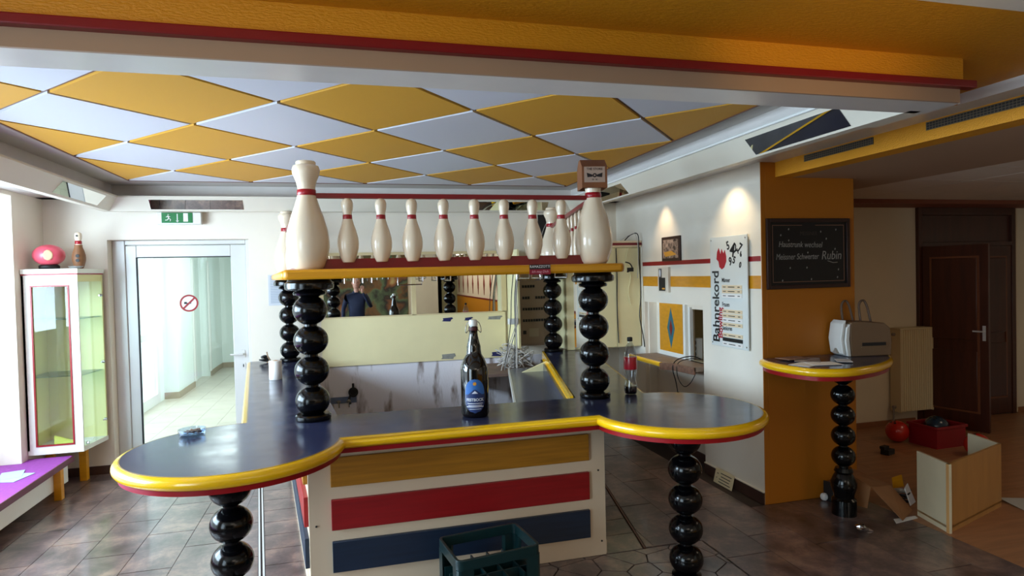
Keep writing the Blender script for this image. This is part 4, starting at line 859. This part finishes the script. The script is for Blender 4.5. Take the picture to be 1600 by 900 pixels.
sp = obj('showcase_paper', MB().box(-.10, .10, -.07, .07, 0, .003), m_paper, loc=(-2.42, 6.54, .376)); sp.rotation_euler = (0, 0, .2); tag(sp, 'white paper lying flat inside the showcase behind the shoe', 'paper')
pk = thing('pink_lamp', 'pink globe lamp with a torn opening on top of the showcase', 'lamp', (-2.56, 6.40, 1.945))
m_pink = mat('pink_glass_globe', (232, 92, 112), .35, coat=.3)
obj('globe', MB().lathe([(max(.0001, .122*math.sin(PI*j/18)), .125-.095*math.cos(PI*j/18)) for j in range(19)], 36), m_pink, pk, smooth=60)
obj('base', MB().lathe([(.07, 0), (.078, .008), (.078, .03), (.062, .042), (.0001, .044)], 28), m_dark, pk, smooth=50)
obj('torn_opening', MB().lathe([(.0001, .006), (.026, .006), (.034, .003), (.038, -.006)], 11).xform(Matrix.Translation((.037, -.112, .122)) @ Matrix.Rotation(.32, 4, 'Z') @ Matrix.Rotation(PI/2, 4, 'X') @ Matrix.Diagonal((1, 1.25, 1, 1))), mat('cream_torn_paper', (226, 190, 150), .7), pk, smooth=0)
wp = thing('pin_shaped_figure', 'brown and white pin-shaped wooden figure with two holes on the showcase', 'figure', (-2.335, 6.42, 1.945))
pr = pin_prof(.33); cut = .20
obj('brown_body', MB().lathe([p for p in pr if p[1] <= .2]+[(.031, .215)], 28), mat('brown_cork_wood', (128, 84, 50), .6, var=.12, vscale=12), wp, smooth=60)
obj('white_head', MB().lathe([(.028, .213)]+[p for p in pr if p[1] > .215], 28), m_pin, wp, smooth=60)
obj('red_collar', MB().lathe([(.0255, .222), (.0275, .225), (.0265, .25), (.0245, .252)], 24), m_band, wp, smooth=60)
for z_, r_, y_ in ((.075, .015, -.0555), (.115, .015, -.053), (.295, .009, -.0300)):
    obj('hole', MB().lathe([(.0001, 0), (r_, 0), (r_, .004), (.0001, .004)], 16).xform(Matrix.Translation((.008 if z_ < .2 else 0, y_+.003, z_)) @ Matrix.Rotation(PI/2, 4, 'X')), m_dark, wp, smooth=0)
dsh = thing('metal_dish', 'small silvery dish in front of the pin-shaped figure', 'dish', (-2.325, 6.315, 1.945)); obj('bowl', MB().lathe([(.02, 0), (.045, .008), (.062, .022), (.060, .023), (.04, .011), (.0001, .006)], 24), m_chrome, dsh, smooth=50); obj('inlay', MB().lathe([(.0001, .0065), (.018, .007), (.0001, .0075)], 16), m_paper, dsh)
# ================================================================ RIGHT: TABLE, PRINTER, DARK ROOM
pt = thing('printer_table', 'round-ended wall table with yellow edge on a single black ball leg', 'table', (3.444, 3.76, 0))
fr_ = [Vector((x_, y_, 0)) for x_, y_ in ((3.0, 4.06), (2.953, 3.93), (2.945, 3.75), (2.995, 3.555), (3.10, 3.475), (3.234, 3.455), (3.411, 3.495), (3.577, 3.559), (3.741, 3.655), (3.860, 3.755), (3.96, 3.875), (3.985, 3.98), (3.95, 4.06))]
frp = [(p.x, p.y) for p in catmull(fr_, 4)]
obj('table_top', MB().prism(frp, 1.075, 1.12), m_counter, pt, world=True, smooth=20)
bl2 = [(0, 1.062)]+[(.004+.022*math.cos(t), 1.0895+.0265*math.sin(t)) for t in [-PI/2+PI*k/8 for k in range(9)]]+[(-.004, 1.1205), (-.004, 1.062)]
obj('edge_trim', MB().sweep(frp, bl2), m_yrim, pt, world=True, smooth=50)
obj('red_fascia', MB().sweep(frp, [(-.06, 1.035), (.0, 1.035), (.0, 1.064), (-.06, 1.064)]), m_red, pt, world=True, smooth=50)
ball_leg(pt, (0, 0, 0), [.423+.149*k for k in range(5)], .0815, .0755, base_prof(.98), .85, 1.04)
pn = thing('printer', 'grey and white desktop laser printer on the wall table', 'printer', (3.635, 3.872, 1.1205), -.17)
pn.scale = (1.1, 1.1, 1.1)
m_pbody = mat('taupe_printer_plastic', (116, 90, 66), .6, spec=.3); m_pwhite = mat('light_printer_plastic', (216, 214, 208), .45)
obj('body', MB().prism([(0, 0), (.285, 0), (.292, .10), (.28, .19), (.24, .225), (.06, .24), (-.005, .235), (-.012, .12)], 0, .165, 'y'), m_pbody, pn, bevel=.008, smooth=50)
obj('front_cover', MB().prism([(-.03, .004), (-.004, .0), (-.016, .12), (-.008, .225), (-.035, .20), (-.046, .11)], -.002, .166, 'y'), m_pwhite, pn, bevel=.005)
obj('output_cover', MB().prism([(-.058, .02), (-.034, .006), (-.05, .12), (-.03, .25), (-.056, .225), (-.072, .12)], .01, .156, 'y'), m_pwhite, pn, bevel=.005)
obj('slot', MB().box(.075, .245, -.003, .002, .072, .094), m_dark, pn, smooth=0)
obj('slot_ledge', MB().box(.065, .255, -.008, 0, .060, .070), m_pbody, pn, smooth=0)
obj('badge', MB().prism([(.05, .02), (.10, .02), (.075, .055)], -.0765, -.05, 'x'), m_grey, pn, smooth=0)
for x_ in (.03, .16): obj('paper_guide', MB().tube(catmull([(x_, .14, .22), (x_-.005, .15, .34), (x_+.03, .155, .375), (x_+.055, .15, .33), (x_+.075, .14, .22)]), .008, 6), mat('brown_grey_plastic', (92, 70, 54), .6), pn)
pq = [(3.09, 3.70, .4, .11, .15, 'white leaflet at the left end of the wall table'), (3.20, 3.66, -.2, .10, .15, 'white sheet overlapping the leaflets at the front of the wall table'), (3.22, 3.85, .9, .12, .17, 'greyish magazine page below the other papers on the wall table'), (3.40, 3.70, -.6, .05, .15, 'folded narrow flyer lying nearest the printer'), (3.16, 3.93, .1, .10, .14, 'brownish flyer lying by the ochre column')]
for k, (x_, y_, rz, a, b, lb) in enumerate(pq):
    mm = (m_paper, m_paper, mat('magazine_print', (92, 84, 84), .5, col2=(190, 180, 176), vscale=18), m_paper, mat('brown_flyer', (150, 116, 98), .6, var=.3, vscale=20))[k]
    o = obj('leaflet', MB().box(-a, a, -b/2, b/2, 0, .002), mm, loc=(x_, y_, 1.1215+.0023*k)); o.rotation_euler = (0, 0, rz); tag(o, lb, 'paper')
# radiator
rd = thing('radiator', 'cream ribbed panel radiator on the far wall of the dark room', 'radiator', (6.06, 5.6, .17))
m_rad = mat('cream_radiator_enamel', (226, 206, 160), .4)
obj('side_cover', MB().box(5.855, 5.868, 5.55, 5.69, .17, 1.09).box(6.295, 6.308, 5.55, 5.69, .17, 1.09), m_rad, rd, world=True, smooth=0)
obj('top_grille', MB().box(5.855, 6.308, 5.55, 5.69, 1.085, 1.10), m_rad, rd, world=True, smooth=0)
for k in range(14): obj('rib', MB().prism([(5.87+.0305*k, 5.562), (5.875+.0305*k, 5.55), (5.891+.0305*k, 5.55), (5.898+.0305*k, 5.562)], .18, 1.08), m_rad, rd, world=True, smooth=0)
obj('back_plate', MB().box(5.86, 6.30, 5.562, 5.60, .175, 1.083), m_rad, rd, world=True, smooth=0)
for z_ in (1.03, .22): obj('valve', MB().tube([(5.83, 5.63, z_), (5.857, 5.63, z_)], .018, 10), m_grey, rd, world=True)
obj('pipe', MB().tube([(5.835, 5.63, .22), (5.835, 5.63, 0)], .01, 8), m_grey, rd, world=True); obj('bracket', MB().box(6.0, 6.15, 5.60, 5.699, .9, .93), m_grey, rd, world=True, smooth=0)
# double door of the dark room
d3 = struct('door_3', MB().box(6.24, 6.30, 5.66, 5.72, 0, 2.445).box(7.62, 7.68, 5.66, 5.72, 0, 2.445).box(6.30, 7.62, 5.66, 5.72, 2.36, 2.445).box(6.30, 7.62, 5.69, 5.72, 2.04, 2.36).box(6.30, 7.62, 5.66, 5.72, 2.0, 2.05), m_wood, bevel=.004)
def leaf(name, L, h):
    r = obj(name, MB().box(0, L, -.02, .02, .01, h), m_wood, d3, bevel=.003)
    obj('raised_panel', MB().box(.10, L-.10, -.034, -.02, .22, .86).box(.10, L-.10, -.034, -.02, .98, h-.14), m_wood, r, bevel=.012)
    obj('panel_beading', MB().box(.08, .10, -.03, -.02, .2, h-.12).box(L-.10, L-.08, -.03, -.02, .2, h-.12).box(.1, L-.1, -.03, -.02, .2, .22).box(.1, L-.1, -.03, -.02, h-.14, h-.12), mat('worn_wood_edge', (118, 66, 36), .4), r, smooth=0)
    return r
lf = leaf('door_leaf', .64, 2.0); lf.location = (6.30, 5.66, 0); lf.rotation_euler = (0, 0, -math.radians(74))
lf2 = leaf('door_leaf', .66, 2.0); lf2.location = (6.96, 5.69, 0)
obj('door_handle', MB().tube([(.60, -.02, 1.08), (.60, -.06, 1.08), (.51, -.062, 1.08)], .009, 8).box(.585, .615, -.024, -.02, .98, 1.14), m_alu, lf)
struct('wall_hidden_room', MB().box(6.2, 7.72, 6.9, 7.0, 0, 2.6).box(6.2, 6.24, 5.8, 6.9, 0, 2.6).box(7.68, 7.72, 5.8, 6.9, 0, 2.6).box(6.2, 7.72, 5.8, 7.0, 2.5, 2.6), m_wood, smooth=0)
struct('floor_hidden_room', MB().box(6.2, 7.72, 5.69, 7.0, -.1, -.004), m_wood, smooth=0)
# red crate, balls
rc = thing('red_crate', 'dark red plastic crate on the wooden floor by the radiator', 'crate', (5.66, 4.95, 0), .05)
m_rc = mat('dark_red_plastic', (140, 16, 24), .4)
crb = MB()
for (x0, x1, y0, y1, z0, z1) in ((-.19, .19, -.15, -.14, 0, .21), (-.19, .19, .14, .15, 0, .21), (-.19, -.18, -.14, .14, 0, .21), (.18, .19, -.14, .14, 0, .21), (-.18, .18, -.14, .14, 0, .01)): crb.box(x0, x1, y0, y1, z0, z1)
obj('tub', crb, m_rc, rc, smooth=0); obj('rim', MB().box(-.205, .205, -.165, -.15, .19, .215).box(-.205, .205, .15, .165, .19, .215).box(-.205, -.19, -.15, .15, .19, .215).box(.19, .205, -.15, .15, .19, .215), m_rc, rc, bevel=.003)
def bball(label, loc, m):
    t = thing('bowling_ball', label, 'ball', loc); obj('ball', MB().ball((0, 0, 0), .108), m, t, smooth=60)
    for q in range(3): obj('finger_hole', MB().lathe([(.0001, 0), (.012, 0), (.012, .002), (.0001, .002)], 12).xform(Matrix.Rotation(.25*(q-1), 4, 'X') @ Matrix.Rotation(-.5+.22*(q == 1), 4, 'Y') @ Matrix.Translation((0, 0, .1075))), m_dark, t, smooth=0)
    return t
m_rball = mat('orange_red_ball', (200, 40, 22), .25, coat=.3); m_bball = mat('dark_teal_ball', (28, 48, 62), .25, coat=.3)
bball('red bowling ball on the floor left of the red crate', (5.37, 5.14, .108), m_rball)
bball('dark teal bowling ball lying in the red crate', (5.68, 4.97, .168), m_bball)
bball('red bowling ball on the floor behind the open wooden box', (5.62, 4.50, .108), m_rball)
sbx = thing('small_dark_box', 'small dark square gadget on the floor before the red ball', 'box', (4.93, 4.83, 0), .3); obj('body', MB().box(-.055, .055, -.04, .04, 0, .05), m_dark, sbx, bevel=.004); obj('flap', MB().box(-.055, .03, .0, .045, .05, .075), m_dark, sbx, smooth=0)
wx = thing('open_wooden_box', 'open pale wooden box lying on its side on the wooden floor', 'box', (4.1, 3.45, 0))
C_, L_, R_ = (3.83, 3.264), (3.905, 3.575), (4.62, 3.52)
m_bwhite = mat('cream_coated_board', (214, 200, 166), .5, var=.04); m_bwood = mat('pale_beech_board', (190, 140, 78), .5, var=.08, vscale=6, stretch=(2, 2, .3))
obj('end_board', MB().prism(ln(L_, C_, 0, .018), 0, .465), m_bwhite, wx, world=True, smooth=0)
obj('long_board', MB().prism(ln(C_, R_, 0, .018), 0, .465), m_bwood, wx, world=True, smooth=0)
bk2 = (R_[0]+.075, R_[1]+.30)
obj('end_board', MB().prism(ln(R_, bk2, 0, .018), 0, .465), m_bwhite, wx, world=True, smooth=0)
obj('base_board', MB().prism([C_, R_, bk2, L_], .03, .045), m_bwood, wx, world=True, smooth=0)
cdx = thing('cardboard_sheet', 'bent brown cardboard sheet leaning behind the ball leg of the table', 'cardboard', (3.75, 3.75, 0))
def sheet(pts, t=.004):
    P_ = [Vector(p) for p in pts]; n = (P_[1]-P_[0]).cross(P_[2]-P_[0]).normalized()*t
    k = len(P_); return [tuple(p) for p in P_]+[tuple(p-n) for p in P_], [tuple(range(k)), tuple(range(2*k-1, k-1, -1))]+[(i, i+k, (i+1) % k+k, (i+1) % k) for i in range(k)]
m_card = mat('brown_corrugated_card', (150, 104, 64), .85, var=.08, vscale=8)
obj('upper_flap', MB().add(*sheet([(-.13, .20, .235), (.06, .30, .20), (.135, .03, .15), (-.075, -.0, .17)])), m_card, cdx, smooth=0)
obj('lower_flap', MB().add(*sheet([(-.075, -.0, .17), (.135, .03, .15), (.175, -.115, .012), (-.04, -.235, .006)])), m_card, cdx, smooth=0)
obj('side_flap', MB().add(*sheet([(-.13, .20, .235), (-.075, 0, .17), (-.09, .02, .01), (-.15, .2, .01)])), m_card, cdx, smooth=0)
sbp = thing('cable_pile', 'grey cable loops and torn paper beside the open wooden box', 'cables', (3.99, 3.78, 0)); random.seed(8)
o = obj('cable_loops', MB().tube(catmull([(.07*math.cos(1.7*k)+random.uniform(-.02, .02), .06*math.sin(1.7*k), .012+.008*k) for k in range(12)]), .007, 6), m_bcable, sbp)
obj('paper_scrap', MB().add(*sheet([(-.02, -.09, .02), (.06, -.06, .03), (.03, -.02, .16), (-.03, -.05, .14)])), m_paper, sbp, smooth=0); obj('yellow_scrap', MB().add(*sheet([(-.02, .06, .10), (.09, .07, .10), (.08, .08, .19), (-.02, .07, .18)])), m_ybeam, sbp, smooth=0)
obj('grey_sleeve', MB().tube([(-.11, .05, .10), (0, .02, .095), (.05, 0, .09)], .018, 8), m_grey, sbp)
fo_ = thing('foil_scrap', 'crumpled scrap of silver foil on the tiles before the ball leg', 'foil', (3.316, 3.475, 0)); random.seed(2)
bmf = bmesh.new(); bmesh.ops.create_icosphere(bmf, subdivisions=2, radius=.045)
for v in bmf.verts: v.co *= random.uniform(.55, 1.2); v.co.z = max(-.024, v.co.z*.55)
me = bpy.data.meshes.new('crumple'); bmf.to_mesh(me); bmf.free(); me.materials.append(m_chrome); o = bpy.data.objects.new('crumple', me); COL.objects.link(o); o.parent = fo_; o.location = (0, 0, .025)
obj('torn_strip', MB().add(*sheet([(.03, -.01, .01), (.075, -.03, .004), (.08, -.015, .004), (.035, .01, .03)], .001)), m_chrome, fo_, smooth=0)
db = thing('floor_carton', 'small brown carton against the ochre column behind the ball leg', 'carton', (3.60, 4.0, 0), .15); obj('body', MB().box(-.075, .075, -.05, .05, 0, .14), mat('dull_pink_card', (120, 84, 72), .8), db, smooth=0); obj('dark_side', MB().box(-.085, -.075, -.05, .05, 0, .15), m_dark, db, smooth=0)
cpb = obj('paper_ball', MB().ball((0, 0, .03), .03, .03, 9, 6), m_paper, smooth=0, loc=(3.50, 4.02, 0)); tag(cpb, 'small crumpled white paper ball at the foot of the column', 'paper')
pls = obj('plastic_sheet', MB().add(*sheet([(4.68, 3.40, .004), (5.02, 3.30, .004), (5.06, 3.50, .012), (4.72, 3.62, .02)], .002)), mat('milky_plastic', (190, 186, 180), .3)); tag(pls, 'milky plastic sheet on the wooden floor right of the box', 'plastic')
fsc = obj('white_strip', MB().add(*sheet([(3.64, 3.50, .003), (3.86, 3.53, .003), (3.87, 3.56, .006), (3.68, 3.56, .006)], .002)), m_paper); tag(fsc, 'white paper strip poking out between cardboard and wooden box', 'paper')
# ================================================================ GREEN BOTTLE CRATE IN FRONT OF THE BAR
gc = thing('bottle_crate', 'dark green plastic bottle crate standing before the bar front', 'crate', (.675, 3.197, 0), .154)
m_gc = mat('dark_green_plastic', (10, 44, 47), .35, coat=.2)
LX, LY, HZ = .228, .165, .40
def rrect(a, b, r, n=5):
    out = []
    for cx, cy, a0_ in ((a-r, b-r, 0), (-a+r, b-r, 90), (-a+r, -b+r, 180), (a-r, -b+r, 270)): out += arc(cx, cy, r, a0_, a0_+90, n)
    return out
def ring(a, b, r, t, z0, z1):
    o_, i_ = rrect(a, b, r), rrect(a-t, b-t, max(.004, r-t)); n = len(o_); v = []; f = []
    for p, q in zip(o_, i_): v += [(p[0], p[1], z0), (p[0], p[1], z1), (q[0], q[1], z1), (q[0], q[1], z0)]
    for i in range(n):
        j = (i+1) % n
        for k in range(4): f.append((i*4+k, j*4+k, j*4+(k+1) % 4, i*4+(k+1) % 4))
    return v, f
obj('rim', MB().add(*ring(LX, LY, .035, .016, HZ-.055, HZ)), m_gc, gc, bevel=.003)
obj('lower_wall', MB().add(*ring(LX, LY, .035, .012, 0, .19)), m_gc, gc, bevel=.003)
for sx_ in (-1, 1):
    for sy_ in (-1, 1):
        pp = [(sx_*(LX-p[0]), sy_*(LY-p[1])) for p in ((.0, .075), (.0, .02), (.008, .006), (.02, .0), (.085, .0), (.07, .014), (.024, .014), (.014, .024), (.014, .065))]
        obj('corner_post', MB().prism(pp, .19, HZ-.05), m_gc, gc, smooth=0)
for k in range(1, 5): obj('divider', MB().box(-LX+2*LX*k/5-.004, -LX+2*LX*k/5+.004, -LY+.01, LY-.01, .02, .27), m_gc, gc, smooth=0)
for k in range(1, 4): obj('divider', MB().box(-LX+.01, LX-.01, -LY+2*LY*k/4-.004, -LY+2*LY*k/4+.004, .02, .27), m_gc, gc, smooth=0)
obj('bottom', MB().box(-LX+.01, LX-.01, -LY+.01, LY-.01, 0, .02), m_gc, gc, smooth=0)
# ================================================================ BEHIND THE CAMERA (seen in the bar mirror)
def mural_mat():
    m = bpy.data.materials.new('mural_paint'); m.use_nodes = True; nt = m.node_tree; b = nt.nodes['Principled BSDF']
    tc = nt.nodes.new('ShaderNodeTexCoord'); n = nt.nodes.new('ShaderNodeTexNoise'); n.inputs['Scale'].default_value = 1.5; n.inputs['Detail'].default_value = 7; n.inputs['Distortion'].default_value = .5
    r = nt.nodes.new('ShaderNodeValToRGB'); e = r.color_ramp.elements
    e[0].position = .25; e[0].color = lin((34, 26, 22)); e[1].position = .8; e[1].color = lin((206, 190, 120))
    for p, c in ((.38, (54, 58, 42)), (.46, (120, 80, 40)), (.52, (96, 112, 76)), (.60, (46, 40, 32)), (.68, (150, 92, 48))): x = e.new(p); x.color = lin(c)
    nt.links.new(tc.outputs['Object'], n.inputs['Vector']); nt.links.new(n.outputs[0], r.inputs[0]); nt.links.new(r.outputs[0], b.inputs['Base Color']); b.inputs['Roughness'].default_value = .7
    return m
mu = thing('wall_mural', 'large dark green and ochre abstract mural on the wall behind the camera', 'mural', (.0, -3.2, 1.6))
obj('canvas', MB().box(-2.6, 1.5, 0, .03, -1.1, .95), mural_mat(), mu, smooth=0)
obj('yellow_border', MB().box(-2.6, 1.5, 0, .04, .80, .95), m_ybeam, mu, smooth=0)
ws = bpy.data.objects['wall_side']
obj('yellow_stripe', MB().box(4.285, 4.3, -11.9, .9, 1.95, 2.2), m_ybeam, ws, smooth=0); obj('yellow_dado', MB().box(4.285, 4.3, -11.9, .9, 0, 1.0), m_yel, ws, smooth=0); obj('red_line', MB().box(4.28, 4.3, -11.9, .9, 1.0, 1.05), m_rail, ws, smooth=0)
for k in range(13): obj('red_diamond', MB().prism([(-11.4+.95*k-.10, 1.5), (-11.4+.95*k, 1.15), (-11.4+.95*k+.10, 1.5), (-11.4+.95*k, 1.85)], 4.285, 4.3, 'x'), m_rail, ws, smooth=0)
for x_, lb in ((1.40, 'unseen spot can added behind the camera on the right'), (-.60, 'unseen spot can added behind the camera on the left')):  # unseen cans added as bodies for the two ceiling glow spots
    sl = thing('added_spot_can', lb, 'lamp', (x_, -.34, 2.30), 0, 'spot cans added behind the camera')
    obj('can', MB().lathe([(.03, -.06), (.04, -.05), (.042, .02), (.036, .02), (.034, -.03), (.0001, -.03)], 20).xform(Matrix.Rotation(-PI/2+.15, 4, 'X')), m_dark, sl)
    obj('stem', MB().tube([(0, -.03, 0), (0, -.03, .352)], .008, 8), m_dark, sl)
# the photographer
pe = thing('person', 'person in a dark blue jacket with one hand raised, mirrored behind the bar', 'person', (.16, -.42, 0))
bme = bmesh.new(); sk = bme.verts.layers.skin.new()
J = [((0, 0, .96), .15), ((0, .01, 1.15), .155), ((0, .0, 1.36), .175), ((0, -.01, 1.48), .10), ((0, .02, 1.56), .058), ((.19, 0, 1.43), .075), ((.30, .06, 1.18), .056), ((.20, .27, 1.36), .045), ((.13, .31, 1.49), .036),
     ((-.19, 0, 1.43), .075), ((-.28, -.02, 1.14), .056), ((-.29, .06, .90), .045), ((-.295, .09, .80), .036), ((-.10, 0, .86), .10), ((-.11, .02, .48), .072), ((-.11, -.02, .09), .052), ((-.11, .12, .045), .045), ((.10, 0, .86), .10), ((.11, .02, .48), .072), ((.11, -.02, .09), .052), ((.11, .12, .045), .045)]
ED = [(0, 1), (1, 2), (2, 3), (3, 4), (2, 5), (5, 6), (6, 7), (7, 8), (2, 9), (9, 10), (10, 11), (11, 12), (0, 13), (13, 14), (14, 15), (15, 16), (0, 17), (17, 18), (18, 19), (19, 20)]
vs_ = []
for i, (p, r) in enumerate(J):
    v = bme.verts.new(p); v[sk].radius = (r, r*.85); v[sk].use_root = (i == 0); vs_.append(v)
for a, b in ED: bme.edges.new((vs_[a], vs_[b]))
mb_ = bpy.data.meshes.new('body'); bme.to_mesh(mb_); bme.free()
m_jack = mat('navy_jacket_cloth', (22, 32, 62), .8, var=.1); mb_.materials.append(m_jack)
pb = bpy.data.objects.new('body', mb_); COL.objects.link(pb); pb.parent = pe
pb.modifiers.new('skin', 'SKIN').use_smooth_shade = True; ss = pb.modifiers.new('sub', 'SUBSURF'); ss.levels = 1; ss.render_levels = 1
m_skin = mat('skin', (214, 160, 138), .55)
hd = obj('head', MB().lathe([(.0001, -.125), (.045, -.118), (.066, -.085), (.074, -.03), (.078, .03), (.072, .08), (.05, .115), (.0001, .128)], 24, sy=1.18).lathe([(.05, -.2), (.052, -.08)], 16, (0, -.01, 0)).box(-.011, .011, .08, .112, -.03, .012), m_skin, pe, loc=(0, .03, 1.70), smooth=60)
obj('hair', MB().lathe([(.080, .0), (.084, .04), (.078, .09), (.055, .125), (.0001, .138)], 24, (0, -.018, 0), sy=1.12), mat('grey_hair', (110, 100, 92), .8), hd, smooth=60)
for x_ in (-.03, .03): obj('eye', MB().ball((x_, .078, .018), .012, None, 10, 6), m_dark, hd)
obj('mouth', MB().box(-.024, .024, .074, .082, -.062, -.054), mat('lip', (160, 84, 80), .5), hd); 
for x_ in (-.08, .08): obj('ear', MB().ball((x_, .0, .0), .014, .03, 10, 6), m_skin, hd)
def hand(loc, curl, up):
    b = MB(); b.tube([(0, 0, 0), (0, .02*up, .045*up if up > 0 else -.045), (0, .03, .085*up if up > 0 else -.085)], [.024, .036, .034], 10)
    for k, L in enumerate((.062, .072, .066, .052)):
        x0 = -.027+.018*k; z0 = .085*up
        b.tube([(x0, .03, z0), (x0, .045, z0+up*L*.5), (x0, .045+curl, z0+up*L*.85)], [.0095, .009, .008], 8)
    b.tube([(-.03, .02, .03*up), (-.055, .04, .055*up), (-.06, .05, .085*up)], [.012, .011, .009], 8)
    return obj('hand', b, m_skin, pe, loc=loc, smooth=60)
hand((.12, .315, 1.50), .04, 1); hand((-.297, .095, .79), .02, -1)
